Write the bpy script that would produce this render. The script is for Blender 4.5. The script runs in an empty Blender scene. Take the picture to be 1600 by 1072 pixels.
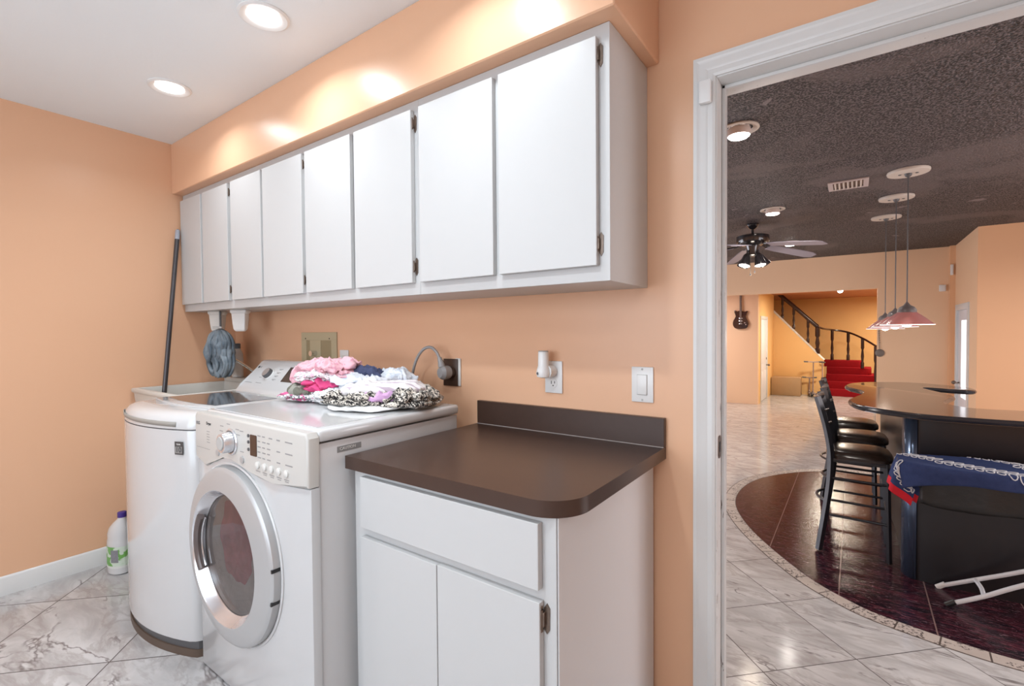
import bpy, bmesh, math, random
from mathutils import Vector, Matrix, noise
S = bpy.context.scene
COL = S.collection
rnd = random.Random(7)
pi = math.pi

# ------------------------------------------------------------------ camera
cam_d = bpy.data.cameras.new('camera')
cam = bpy.data.objects.new('camera', cam_d)
COL.objects.link(cam)
S.camera = cam
cam_d.sensor_width = 36.0
cam_d.lens = 36.0 * 750.08 / 1600.0
cam_d.clip_start = 0.05
Rv = Vector((0.81408127, 0.58069786, -0.00785375))
Uv = Vector((-0.00637875, 0.02246336, 0.99972732))
Fv = Vector((-0.58071593, 0.81380919, -0.02199112))
M = Matrix((Rv, Uv, -Fv)).transposed().to_4x4()
M.translation = Vector((0, 0, 1.265))
cam.matrix_world = M

# ------------------------------------------------------------------ render look, world, lights
S.view_settings.view_transform = 'Standard'
S.view_settings.look = 'None'
S.view_settings.gamma = 1.0
S.view_settings.use_curve_mapping = False
S.view_settings.exposure = 0.0
w = bpy.data.worlds.new('world'); S.world = w; w.use_nodes = True
w.node_tree.nodes['Background'].inputs[0].default_value = (0.75, 0.85, 1.0, 1)
w.node_tree.nodes['Background'].inputs[1].default_value = 0.6

def area(name, loc, size, power, color=(1, 1, 1), direction=(0, 0, -1), size_y=None, spread=180):
    d = bpy.data.lights.new(name, 'AREA')
    d.energy = power; d.color = color; d.size = size
    d.shape = 'DISK'
    if size_y:
        d.shape = 'RECTANGLE'; d.size_y = size_y
    d.spread = math.radians(spread)
    o = bpy.data.objects.new(name, d); COL.objects.link(o)
    o.location = loc
    o.rotation_euler = Vector(direction).to_track_quat('-Z', 'Y').to_euler()
    return o

LW = (0.88, 0.95, 1.0)
# soft fill from an added, unseen window opening behind the viewer
area('rear_fill', (-1.2, -1.72, 1.45), 2.6, 52, (0.80, 0.90, 1.0), (0, 1, -0.05), 1.5)
# recessed lamps of the laundry room
for (x, y, p) in [(-1.80, 0.945, 4.5), (-2.67, 0.945, 3.5), (-0.93, 0.945, 4.0), (-0.85, 0.22, 9.5), (-2.0, 0.22, 5.5), (-2.3, -0.9, 4), (0.3, -0.7, 7)]:  # last pair towards the rear is unseen, put in as fill
    area('downlight', (x, y, 2.425), 0.13, p, LW, spread=150)
# far room: recessed lamps, daylight from its left side, foyer lamp
for (x, y, p) in [(-0.53, 3.05, 9), (-0.65, 5.3, 7), (-0.7, 7.4, 2.5), (-3.0, 4.2, 32), (-3.0, 7.4, 36), (2.2, 3.4, 26), (2.3, 5.8, 26)]:  # strong outer lamps are unseen, added to brighten the room
    area('downlight', (x, y, 2.35), 0.14, p, (1.0, 0.93, 0.86), spread=165)
area('left_window_daylight', (-5.3, 5.2, 0.9), 3.2, 150, (0.82, 0.87, 1.0), (1, 0, 0), 2.0)
area('far_room_right_light', (3.3, 4.0, 0.9), 2.6, 85, (0.92, 0.93, 1.0), (-1, 0, 0), 1.8)  # unseen broad light on the right side, no window modelled
area('foyer_light', (-0.4, 12.6, 2.12), 0.5, 75, (1.0, 0.88, 0.70))
area('foyer_light', (-3.2, 10.6, 2.12), 0.8, 48, (1.0, 0.93, 0.90))
area('foyer_light', (1.0, 15.2, 2.1), 0.5, 70, (1.0, 0.86, 0.66))

# ------------------------------------------------------------------ mesh helpers
def origin(o):
    v = Vector((0, 0, 0))
    while o is not None:
        v += o.location; o = o.parent
    return v

class MB:
    def __init__(s): s.bm = bmesh.new()
    def box(s, x0, x1, y0, y1, z0, z1, bev=0.0, seg=2):
        r = bmesh.ops.create_cube(s.bm, size=1.0)
        for v in r['verts']:
            v.co = Vector((x0 + (v.co.x + .5) * (x1 - x0), y0 + (v.co.y + .5) * (y1 - y0), z0 + (v.co.z + .5) * (z1 - z0)))
        if bev > 0:
            es = list({e for v in r['verts'] for e in v.link_edges})
            bmesh.ops.bevel(s.bm, geom=es, offset=bev, segments=seg, affect='EDGES', profile=0.5)
        return s
    def cyl(s, p0, p1, r0, r1=None, n=24, cap=True):
        if r1 is None: r1 = r0
        return s.tube([p0, p1], [r0, r1], n, cap)
    def tube(s, pts, r, n=12, cap=True, squash=None):
        pts = [Vector(p) for p in pts]
        if not isinstance(r, (list, tuple)): r = [r] * len(pts)
        rings = []
        t0 = (pts[1] - pts[0]).normalized()
        up = Vector((0, 0, 1)) if abs(t0.z) < .9 else Vector((1, 0, 0))
        a = t0.cross(up).normalized()
        for i, p in enumerate(pts):
            if i == 0: t = pts[1] - pts[0]
            elif i == len(pts) - 1: t = pts[-1] - pts[-2]
            else: t = (pts[i + 1] - p).normalized() + (p - pts[i - 1]).normalized()
            t.normalize()
            a = (a - t * a.dot(t)).normalized(); b = t.cross(a)
            ring = []
            for k in range(n):
                q = 2 * pi * k / n
                sx, sy = (1, 1) if squash is None else squash
                ring.append(s.bm.verts.new(p + (a * math.cos(q) * sx + b * math.sin(q) * sy) * r[i]))
            rings.append(ring)
        for A, B in zip(rings, rings[1:]):
            for k in range(n):
                s.bm.faces.new((A[k], A[(k + 1) % n], B[(k + 1) % n], B[k]))
        if cap:
            s.bm.faces.new(rings[0][::-1]); s.bm.faces.new(rings[-1])
        return s
    def lathe(s, prof, c=(0, 0, 0), axis='Z', n=48, cap=True, a0=0, a1=2 * pi):
        c = Vector(c); rings = []
        full = abs(a1 - a0 - 2 * pi) < 1e-6
        m = n if full else n + 1
        for (r, h) in prof:
            ring = []
            for k in range(m):
                q = a0 + (a1 - a0) * k / n
                u, v = r * math.cos(q), r * math.sin(q)
                if axis == 'Z': p = Vector((u, v, h))
                elif axis == 'Y': p = Vector((u, h, v))
                else: p = Vector((h, u, v))
                ring.append(s.bm.verts.new(c + p))
            rings.append(ring)
        for A, B in zip(rings, rings[1:]):
            for k in range(n if not full else m):
                k2 = (k + 1) % m
                s.bm.faces.new((A[k], A[k2], B[k2], B[k]))
        if cap and full:
            if prof[0][0] > 1e-5: s.bm.faces.new(rings[0][::-1])
            if prof[-1][0] > 1e-5: s.bm.faces.new(rings[-1])
        return s
    def prism(s, poly, h0, h1, plane='XY', bev=0.0, seg=2):
        f = {'XY': lambda u, v, h: (u, v, h), 'XZ': lambda u, v, h: (u, h, v), 'YZ': lambda u, v, h: (h, u, v)}[plane]
        a = [s.bm.verts.new(f(u, v, h0)) for u, v in poly]
        b = [s.bm.verts.new(f(u, v, h1)) for u, v in poly]
        n = len(poly)
        fs = [s.bm.faces.new(a[::-1]), s.bm.faces.new(b)]
        for k in range(n):
            fs.append(s.bm.faces.new((a[k], a[(k + 1) % n], b[(k + 1) % n], b[k])))
        if bev > 0:
            es = [e for e in fs[0].edges] + [e for e in fs[1].edges]
            bmesh.ops.bevel(s.bm, geom=es, offset=bev, segments=seg, affect='EDGES', profile=0.5)
        return s
    def grid(s, fn, nu, nv):
        vs = [[s.bm.verts.new(fn(i / nu, j / nv)) for j in range(nv + 1)] for i in range(nu + 1)]
        for i in range(nu):
            for j in range(nv):
                s.bm.faces.new((vs[i][j], vs[i + 1][j], vs[i + 1][j + 1], vs[i][j + 1]))
        return s
    def ball(s, c, r, sc=(1, 1, 1), n=24):
        rr = bmesh.ops.create_uvsphere(s.bm, u_segments=n, v_segments=n // 2, radius=r)
        for v in rr['verts']:
            v.co = Vector((v.co.x * sc[0], v.co.y * sc[1], v.co.z * sc[2])) + Vector(c)
        return s
    def xf(s, m):
        bmesh.ops.transform(s.bm, matrix=m, verts=s.bm.verts[:]); return s
    def build(s, name, mat, parent=None, angle=35, solid=0.0, sub=0):
        bm = s.bm
        if sub:
            bmesh.ops.subdivide_edges(bm, edges=bm.edges[:], cuts=sub, use_grid_fill=True)
        bmesh.ops.recalc_face_normals(bm, faces=bm.faces[:])
        off = origin(parent) if parent is not None else Vector((0, 0, 0))
        for v in bm.verts: v.co -= off
        lim = math.radians(angle)
        for f in bm.faces: f.smooth = True
        for e in bm.edges:
            if len(e.link_faces) == 2:
                e.smooth = e.calc_face_angle(0) < lim
        me = bpy.data.meshes.new(name)
        bm.to_mesh(me); bm.free()
        me.materials.append(mat)
        o = bpy.data.objects.new(name, me); COL.objects.link(o)
        if parent is not None: o.parent = parent
        if solid:
            md = o.modifiers.new('thickness', 'SOLIDIFY'); md.thickness = solid; md.offset = -1
        return o

def tag(o, label=None, cat=None, group=None, kind=None):
    if label: o['label'] = label
    if cat: o['category'] = cat
    if group: o['group'] = group
    if kind: o['kind'] = kind
    return o

def thing(name, label, cat, loc, group=None):
    o = bpy.data.objects.new(name, None); COL.objects.link(o)
    o.location = loc; o.empty_display_size = 0.1
    return tag(o, label, cat, group)

def struct(name, mb, mat, **k):
    return tag(mb.build(name, mat, **k), kind='structure')

def copy_tree(o, parent=None):
    c = o.copy(); COL.objects.link(c); c.parent = parent
    for ch in list(o.children): copy_tree(ch, c)
    return c

def text(name, body, mat, parent, loc, size, rot, depth=0.0004, align='CENTER'):
    cu = bpy.data.curves.new(name, 'FONT')
    cu.body = body; cu.size = size; cu.align_x = align; cu.align_y = 'CENTER'; cu.extrude = depth
    cu.materials.append(mat)
    tmp = bpy.data.objects.new(name, cu)
    me = bpy.data.meshes.new_from_object(tmp)
    bpy.data.objects.remove(tmp); bpy.data.curves.remove(cu)
    if not me.materials: me.materials.append(mat)
    o = bpy.data.objects.new(name, me); COL.objects.link(o)
    o.location = Vector(loc) - (origin(parent) if parent else Vector((0, 0, 0)))
    o.rotation_euler = rot
    if parent: o.parent = parent
    return o

def smooth_closed(pts, n=8):
    out = []
    m = len(pts)
    for i in range(m):
        p0, p1, p2, p3 = [Vector((*pts[(i + k) % m], 0)) for k in (-1, 0, 1, 2)]
        for j in range(n):
            t = j / n
            q = 0.5 * ((2 * p1) + (-p0 + p2) * t + (2 * p0 - 5 * p1 + 4 * p2 - p3) * t * t + (-p0 + 3 * p1 - 3 * p2 + p3) * t ** 3)
            out.append((q.x, q.y))
    return out

def smooth_open(pts, n=8):
    out = []
    P = [Vector(p) for p in pts]
    for i in range(len(P) - 1):
        p0 = P[max(i - 1, 0)]; p1 = P[i]; p2 = P[i + 1]; p3 = P[min(i + 2, len(P) - 1)]
        for j in range(n):
            t = j / n
            out.append(0.5 * ((2 * p1) + (-p0 + p2) * t + (2 * p0 - 5 * p1 + 4 * p2 - p3) * t * t + (-p0 + 3 * p1 - 3 * p2 + p3) * t ** 3))
    out.append(P[-1])
    return out

def rrect(x0, x1, y0, y1, r, n=6):
    """rounded rectangle polygon, r = (bl, br, tr, tl)"""
    if not isinstance(r, (tuple, list)): r = (r,) * 4
    out = []
    for (cx, cy, rr, a) in [(x0 + r[0], y0 + r[0], r[0], pi), (x1 - r[1], y0 + r[1], r[1], 1.5 * pi),
                            (x1 - r[2], y1 - r[2], r[2], 0), (x0 + r[3], y1 - r[3], r[3], .5 * pi)]:
        if rr <= 1e-6: out.append((cx, cy)); continue
        for k in range(n + 1):
            q = a + .5 * pi * k / n
            out.append((cx + rr * math.cos(q), cy + rr * math.sin(q)))
    return out

# ------------------------------------------------------------------ materials
class NT:
    def __init__(s, name):
        s.m = bpy.data.materials.new(name); s.m.use_nodes = True
        s.t = s.m.node_tree; s.b = s.t.nodes['Principled BSDF']
    def n(s, kind, **k):
        o = s.t.nodes.new(kind)
        for a, v in k.items():
            if a.startswith('i_'):
                key = a[2:]; key = int(key) if key.isdigit() else key.replace('_', ' ')
                o.inputs[key].default_value = v
            else: setattr(o, a, v)
        return o
    def l(s, a, b): s.t.links.new(a, b)
    def math(s, op, a, b=None, c=None):
        o = s.n('ShaderNodeMath', operation=op)
        for i, v in enumerate((a, b, c)):
            if v is None: continue
            if hasattr(v, 'links') or hasattr(v, 'is_linked'): s.l(v, o.inputs[i])
            else: o.inputs[i].default_value = v
        return o.outputs[0]
    def mix(s, f, a, b):
        o = s.n('ShaderNodeMix', data_type='RGBA')
        for sock, v in ((o.inputs[0], f), (o.inputs[6], a), (o.inputs[7], b)):
            if hasattr(v, 'is_linked'): s.l(v, sock)
            elif isinstance(v, (tuple, list)): sock.default_value = (*v[:3], 1)
            else: sock.default_value = v
        return o.outputs[2]
    def noise(s, scale, detail=3, rough=.5, vec=None, dist=0.0):
        o = s.n('ShaderNodeTexNoise'); o.inputs['Scale'].default_value = scale
        o.inputs['Detail'].default_value = detail; o.inputs['Roughness'].default_value = rough
        o.inputs['Distortion'].default_value = dist
        if vec is not None: s.l(vec, o.inputs['Vector'])
        return o.outputs['Fac']
    def ramp(s, f, a, b):
        o = s.n('ShaderNodeMapRange'); s.l(f, o.inputs[0])
        o.inputs[1].default_value = a; o.inputs[2].default_value = b
        o.interpolation_type = 'SMOOTHSTEP'
        return o.outputs[0]
    def pos(s):
        return s.n('ShaderNodeNewGeometry').outputs['Position']
    def obj(s):
        return s.n('ShaderNodeTexCoord').outputs['Object']
    def bump(s, h, strength, dist):
        o = s.n('ShaderNodeBump'); o.inputs['Strength'].default_value = strength
        o.inputs['Distance'].default_value = dist
        s.l(h, o.inputs['Height']); s.l(o.outputs[0], s.b.inputs['Normal'])
    def set(s, **k):
        for a, v in k.items():
            key = a.replace('_', ' ')
            if hasattr(v, 'is_linked'): s.l(v, s.b.inputs[key])
            elif isinstance(v, (tuple, list)): s.b.inputs[key].default_value = (*v[:3], 1)
            else: s.b.inputs[key].default_value = v
        return s

def mat(name, col, rough=.5, metal=0, var=.06, vscale=6, bump=0, bscale=200, bdist=.001, spec=.5, coat=0, **k):
    t = NT(name)
    f = t.noise(vscale, 4, .6, t.obj())
    dark = tuple(c * (1 - var) for c in col); lite = tuple(min(1, c * (1 + var)) for c in col)
    t.set(Base_Color=t.mix(f, dark, lite), Roughness=rough, Metallic=metal)
    t.b.inputs['Specular IOR Level'].default_value = spec
    t.b.inputs['Coat Weight'].default_value = coat
    t.b.inputs['Coat Roughness'].default_value = .1
    if bump: t.bump(t.noise(bscale, 3, .5, t.obj()), bump, bdist)
    t.set(**k)
    return t.m

def emit(name, col, strength):
    t = NT(name)
    f = t.noise(3, 1, .5, t.obj())
    t.set(Base_Color=(0.9, .9, .9), Emission_Color=t.mix(f, tuple(c * .97 for c in col), col), Emission_Strength=strength)
    return t.m

PEACH = (0.79, 0.47, 0.295)
m_peach = mat('peach wall paint', PEACH, .32, var=.02, vscale=1.5, bump=.12, bscale=60, bdist=.002, spec=.4)
m_peach2 = mat('far room peach paint', (0.82, 0.48, 0.27), .45, var=.03, vscale=1, bump=.1, bscale=50, bdist=.002)
m_cream = mat('pale peach wall paint', (0.86, 0.58, 0.37), .5, var=.03, vscale=1, bump=.1, bscale=50, bdist=.002)
m_orange = mat('orange wall paint', (0.80, 0.51, 0.22), .55, var=.03, vscale=1)
m_rust = mat('rust ceiling paint', (0.50, 0.20, 0.09), .6, var=.05, vscale=1)
m_ceil = mat('white ceiling paint', (0.85, 0.89, 0.91), .6, var=.015, vscale=3, bump=.2, bscale=90, bdist=.002, spec=.2)
m_cab = mat('white laminate', (0.565, 0.565, 0.562), .38, var=.012, vscale=2, spec=.4)
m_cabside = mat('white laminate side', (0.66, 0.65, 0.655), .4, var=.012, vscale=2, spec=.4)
m_trim = mat('white gloss trim paint', (0.70, 0.70, 0.69), .35, var=.02, vscale=8, spec=.5, bump=.05, bscale=30)
m_bronze = mat('antique bronze hinge', (0.20, 0.15, 0.12), .35, .8, var=.3, vscale=80)
m_counter = mat('dark brown laminate', (0.062, 0.034, 0.025), .30, var=.10, vscale=30, spec=.45, bump=.15, bscale=350, bdist=.0004)
m_white_app = mat('white enamel', (0.60, 0.602, 0.605), .12, var=.01, spec=.5, coat=.3)
m_app_side = mat('white enamel side', (0.64, 0.64, 0.645), .25, var=.01, spec=.5)
m_bisque = mat('bisque plastic', (0.57, 0.555, 0.525), .3, var=.01, spec=.5)
m_ltbisque = mat('pale bisque plastic', (0.70, 0.69, 0.66), .3, var=.01)
m_grey_plastic = mat('grey plastic', (0.45, 0.45, 0.44), .4)
m_silver = mat('silver plastic', (0.50, 0.505, 0.51), .38, .35, var=.02, spec=.6)
m_brightsilver = mat('bright silver plastic', (0.72, 0.73, 0.76), .18, .7, var=.02)
m_chrome = mat('chrome', (0.75, 0.75, 0.76), .1, 1, var=.02)
m_black = mat('black plastic', (0.016, 0.015, 0.015), .3, var=.1)
m_blackgloss = mat('black gloss', (0.02, 0.018, 0.02), .18, var=.1, coat=.5)
m_darkgrey = mat('dark grey plastic', (0.10, 0.10, 0.105), .4)
m_brownkick = mat('dark brown plastic', (0.11, 0.075, 0.055), .5)
m_ink = mat('grey ink', (0.30, 0.29, 0.29), .6)
m_inkdark = mat('dark ink', (0.03, 0.03, 0.035), .6)
m_whiteplastic = mat('white plastic', (0.80, 0.80, 0.79), .3, var=.01)
m_tan = mat('tan plastic', (0.50, 0.42, 0.27), .5, var=.03)
m_tandark = mat('dark tan plastic', (0.34, 0.27, 0.155), .5, var=.1)
m_brownplate = mat('brown plate plastic', (0.055, 0.028, 0.018), .35, var=.2)
m_steelgrey = mat('grey rubber plug', (0.30, 0.29, 0.29), .45, var=.05)
m_pole = mat('dark grey metal pole', (0.085, 0.08, 0.085), .3, .6)
m_blackmetal = mat('black stool metal', (0.022, 0.022, 0.027), .3, .2, var=.1, spec=.6)
m_vinyl = mat('black vinyl seat', (0.028, 0.018, 0.014), .24, var=.2, vscale=30, bump=.15, bscale=150, bdist=.001)
m_barwood = mat('black bar laminate', (0.011, 0.009, 0.012), .34, var=.25, vscale=15, spec=.5)
m_bartop = mat('bar top laminate', (0.045, 0.034, 0.032), .10, var=.15, vscale=20, spec=.7, coat=.6)
m_baredge = mat('bar edge trim', (0.035, 0.035, 0.042), .2, .2, var=.1)
m_red = mat('red carpet', (0.27, 0.010, 0.016), .9, var=.15, vscale=40, bump=.5, bscale=200, bdist=.004, spec=.1)
m_darkwood = mat('dark stained wood', (0.028, 0.010, 0.009), .3, var=.3, vscale=20)
m_whitemetal = mat('white painted tube', (0.80, 0.82, 0.84), .3, var=.01)
m_blackcloth = mat('black cloth', (0.008, 0.007, 0.007), .45, var=.2, vscale=10, bump=.4, bscale=20, bdist=.01)
m_lamp = emit('lamp lens', (1.0, 0.99, 0.97), 9.0)
m_lampwarm = emit('warm bulb', (1.0, 0.90, 0.80), 14.0)
m_daylite = emit('bright daylit blind', (0.86, 0.92, 1.0), 1.15)
m_offwhite = mat('off white canopy', (0.62, 0.55, 0.48), .45)
m_greyshade = mat('grey glass cap', (0.14, 0.12, 0.12), .35)

def marble():
    t = NT('marble floor tile')
    g = t.pos()
    sep = t.n('ShaderNodeSeparateXYZ'); t.l(g, sep.inputs[0])
    x, y = sep.outputs[0], sep.outputs[1]
    r = 1 / math.sqrt(2)
    u = t.math('MULTIPLY', t.math('ADD', x, y), r)
    v = t.math('MULTIPLY', t.math('SUBTRACT', y, x), r)
    at = t.n('ShaderNodeAttribute', attribute_type='OBJECT', attribute_name='tile')
    sp = t.n('ShaderNodeSeparateXYZ'); t.l(at.outputs['Vector'], sp.inputs[0])
    T, u0, v0 = sp.outputs[0], sp.outputs[1], sp.outputs[2]
    def cell(a, o):
        q = t.math('DIVIDE', t.math('SUBTRACT', a, o), T)
        fl = t.math('FLOOR', q); fr = t.math('SUBTRACT', q, fl)
        e = t.math('MINIMUM', fr, t.math('SUBTRACT', 1.0, fr))
        return fl, t.math('MULTIPLY', e, T)
    fu, eu = cell(u, u0); fv, ev = cell(v, v0)
    edge = t.math('MINIMUM', eu, ev)
    grout = t.math('LESS_THAN', edge, 0.0024)
    wn = t.n('ShaderNodeTexWhiteNoise', noise_dimensions='2D')
    cb = t.n('ShaderNodeCombineXYZ'); t.l(fu, cb.inputs[0]); t.l(fv, cb.inputs[1]); t.l(cb.outputs[0], wn.inputs['Vector'])
    # per tile offset of the veining
    sc = t.n('ShaderNodeVectorMath', operation='SCALE'); t.l(wn.outputs['Color'], sc.inputs[0]); sc.inputs['Scale'].default_value = 30
    ad = t.n('ShaderNodeVectorMath', operation='ADD'); t.l(g, ad.inputs[0]); t.l(sc.outputs[0], ad.inputs[1])
    mp = t.n('ShaderNodeMapping'); t.l(ad.outputs[0], mp.inputs[0]); mp.inputs['Scale'].default_value = (1.6, 4.2, 1)
    mp.inputs['Rotation'].default_value = (0, 0, 0.35)
    n1 = t.noise(0.75, 5, .55, mp.outputs[0], 0.9)
    n2 = t.noise(1.3, 6, .60, mp.outputs[0], 0.8)
    n3 = t.noise(2.2, 4, .6, mp.outputs[0], .6)
    vein = t.math('SUBTRACT', 1.0, t.ramp(t.math('ABSOLUTE', t.math('SUBTRACT', n1, .5)), 0.0, 0.018))
    vein2 = t.math('SUBTRACT', 1.0, t.ramp(t.math('ABSOLUTE', t.math('SUBTRACT', n2, .48)), 0.0, 0.05))
    gate = t.ramp(n3, .44, .62)
    c = t.mix(t.ramp(n3, .30, .72), (0.43, 0.42, 0.42), (0.61, 0.605, 0.605))
    c = t.mix(t.math('MULTIPLY', vein2, .45), c, (0.33, 0.30, 0.29))
    c = t.mix(t.math('MULTIPLY', t.math('MULTIPLY', vein, gate), .85), c, (0.17, 0.15, 0.15))
    c = t.mix(grout, c, (0.075, 0.06, 0.055))
    t.set(Base_Color=c, Roughness=t.math('ADD', t.math('MULTIPLY', grout, .5), .13))
    t.b.inputs['Specular IOR Level'].default_value = .5
    return t.m
m_marble = marble()

def inlay():
    t = NT('burgundy marble inlay')
    g = t.pos()
    mp = t.n('ShaderNodeMapping'); t.l(g, mp.inputs[0]); mp.inputs['Scale'].default_value = (1.6, 8, 1)
    mp.inputs['Rotation'].default_value = (0, 0, .25)
    n1 = t.noise(3.5, 8, .7, mp.outputs[0], 1.5)
    n2 = t.noise(7.0, 6, .7, mp.outputs[0], 1.0)
    n3 = t.noise(16.0, 5, .7, mp.outputs[0], 1.2)
    c = t.mix(t.ramp(n1, .42, .60), (0.007, 0.004, 0.008), (0.078, 0.016, 0.027))
    c = t.mix(t.math('MULTIPLY', t.ramp(n2, .52, .62), .6), c, (0.012, 0.007, 0.012))
    c = t.mix(t.math('MULTIPLY', t.ramp(n3, .56, .66), .65), c, (0.27, 0.18, 0.21))
    sep = t.n('ShaderNodeSeparateXYZ'); t.l(g, sep.inputs[0])
    def lines(a, o, T):
        q = t.math('DIVIDE', t.math('SUBTRACT', a, o), T)
        fr = t.math('SUBTRACT', q, t.math('FLOOR', q))
        return t.math('MULTIPLY', t.math('MINIMUM', fr, t.math('SUBTRACT', 1.0, fr)), T)
    e = lines(sep.outputs[0], -0.52, .45)
    c = t.mix(t.math('LESS_THAN', e, 0.0035), c, (0.20, 0.13, 0.12))
    t.set(Base_Color=c, Roughness=.13)
    t.b.inputs['Specular IOR Level'].default_value = .36
    t.bump(n3, .16, .004)
    return t.m
m_inlay = inlay()

def popcorn():
    t = NT('black textured ceiling')
    g = t.pos()
    n = t.noise(95, 1.5, .5, g); big = t.noise(.9, 4, .6, g, .6); pat = t.noise(3.5, 3, .5, g, .3)
    c = t.mix(t.ramp(n, .44, .60), (0.006, 0.005, 0.006), (0.15, 0.125, 0.13))
    c = t.mix(t.math('MULTIPLY', t.ramp(big, .50, .60), .62), c, (0.16, 0.128, 0.125))
    c = t.mix(t.math('MULTIPLY', t.ramp(pat, .70, .72), .6), c, (0.34, 0.29, 0.29))
    t.set(Base_Color=c, Roughness=.55)
    t.bump(n, 1.0, .03)
    return t.m
m_popcorn = popcorn()

def stones():
    t = NT('pitted stone border')
    g = t.pos()
    n = t.noise(60, 4, .7, g); w2 = t.noise(7, 3, .5, g)
    c = t.mix(w2, (0.40, 0.34, 0.30), (0.60, 0.54, 0.50))
    c = t.mix(t.math('MULTIPLY', t.ramp(n, .53, .56), t.ramp(w2, .44, .50)), c, (0.08, 0.06, 0.055))
    t.set(Base_Color=c, Roughness=.45)
    return t.m
m_stone = stones()

def print_mat(name, cols, scale=60, rough=.85, stretch=(1, 1, 1), thr=(.42, .52), rot=0):
    """patterned fabric: base, dark motif, optional accent"""
    t = NT(name)
    mp = t.n('ShaderNodeMapping'); t.l(t.obj(), mp.inputs[0]); mp.inputs['Scale'].default_value = stretch
    mp.inputs['Rotation'].default_value = (0, 0, rot)
    n1 = t.noise(scale, 2, .5, mp.outputs[0], 1.2); n2 = t.noise(scale * .45, 2, .5, mp.outputs[0], .4)
    c = t.mix(t.math('SUBTRACT', 1.0, t.ramp(n1, thr[0], thr[0] + .03)), cols[0], cols[1])
    if len(cols) > 2: c = t.mix(t.ramp(n2, .56, .59), c, cols[2])
    t.set(Base_Color=c, Roughness=rough)
    t.b.inputs['Specular IOR Level'].default_value = .2
    t.b.inputs['Sheen Weight'].default_value = .2
    return t.m

def stripe_mat(name, a, b, freq, width, rot=0.0):
    t = NT(name)
    mp = t.n('ShaderNodeMapping'); t.l(t.obj(), mp.inputs[0]); mp.inputs['Rotation'].default_value = (0, 0, rot)
    sp = t.n('ShaderNodeSeparateXYZ'); t.l(mp.outputs[0], sp.inputs[0])
    q = t.math('FRACT', t.math('MULTIPLY', sp.outputs[0], freq))
    c = t.mix(t.math('LESS_THAN', q, width), a, b)
    t.set(Base_Color=c, Roughness=.85)
    t.b.inputs['Specular IOR Level'].default_value = .2
    return t.m

def glass(name, col=(.6, .6, .6), rough=.03, alpha=.35):
    t = NT(name)
    f = t.noise(4, 2, .5, t.obj())
    t.set(Base_Color=t.mix(f, tuple(c * .9 for c in col), col), Roughness=rough, Alpha=alpha)
    t.b.inputs['Specular IOR Level'].default_value = .8
    return t.m

def scuffed():
    q = NT('scuffed white jamb paint')
    mp = q.n('ShaderNodeMapping'); q.l(q.pos(), mp.inputs[0]); mp.inputs['Scale'].default_value = (60, 60, 7)
    n1 = q.noise(1.6, 3, .6, mp.outputs[0], .5); n2 = q.noise(1.7, 2, .5, q.pos())
    f = q.math('MULTIPLY', q.ramp(n1, .64, .67), q.ramp(n2, .50, .56))
    q.set(Base_Color=q.mix(f, (.68, .68, .67), (.16, .12, .10)), Roughness=.4); return q.m
m_scuff = scuffed()

# ------------------------------------------------------------------ structure: laundry room
FZ, CZ, LX, WY, RX, BY = -0.03, 2.449, -3.462, 1.582, 1.7, -1.8
FF = -0.40        # floor of the far room, lower than the laundry floor
DL, DR, DT = -0.347, 0.56, 2.04     # door opening
WT = 1.72
fl = struct('floor', MB().box(LX - .15, RX + .15, BY - .15, WT, FZ - .12, FZ), m_marble)
fl['tile'] = (0.5405, -1.816, 2.116)
struct('ceiling', MB().box(LX - .15, RX + .15, BY - .15, WT, CZ, CZ + .15), m_ceil)
struct('wall_left', MB().box(LX - .15, LX, BY - .15, WT, FZ - .1, CZ), m_peach)
struct('wall_right', MB().box(RX, RX + .15, BY - .15, WT, FZ - .1, CZ), m_peach)
b = MB(); wx0, wx1, wz0, wz1 = -2.5, .1, .7, 2.2
b.box(LX, wx0, BY - .15, BY, FZ, CZ); b.box(wx1, RX, BY - .15, BY, FZ, CZ); b.box(wx0, wx1, BY - .15, BY, FZ, wz0); b.box(wx0, wx1, BY - .15, BY, wz1, CZ)
struct('wall_rear', b, m_peach)
b = MB()
for (x0, x1, z0, z1) in [(wx0, wx1, wz0, wz0 + .06), (wx0, wx1, wz1 - .06, wz1), (wx0, wx0 + .06, wz0, wz1), (wx1 - .06, wx1, wz0, wz1), (-1.23, -1.17, wz0, wz1)]:
    b.box(x0, x1, BY - .1, BY + .02, z0, z1, .004)
struct('rear_fill_frame', b, m_trim)  # frame added around the rear fill light, never in view
b = MB()
b.box(LX, DL - .016, WY, WT, FZ, CZ); b.box(DR + .016, RX, WY, WT, FZ, CZ); b.box(DL - .016, DR + .016, WY, WT, DT + .016, CZ)
struct('wall_back', b, m_peach)
struct('wall_soffit', MB().box(LX, -0.528, 1.222, WY, 2.141, CZ, .004, 1), m_peach)
b = MB()
pr = [(LX, FZ), (LX + .014, FZ), (LX + .014, FZ + .062), (LX + .010, FZ + .070), (LX + .009, FZ + .082), (LX + .004, FZ + .092), (LX, FZ + .095)]
b.prism(pr, BY, WY, 'XZ')
struct('baseboard_left', b, m_trim)
struct('baseboard_back', MB().box(-0.53, DL - .075, WY - .014, WY, FZ, FZ + .09, .004), m_trim)

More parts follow.
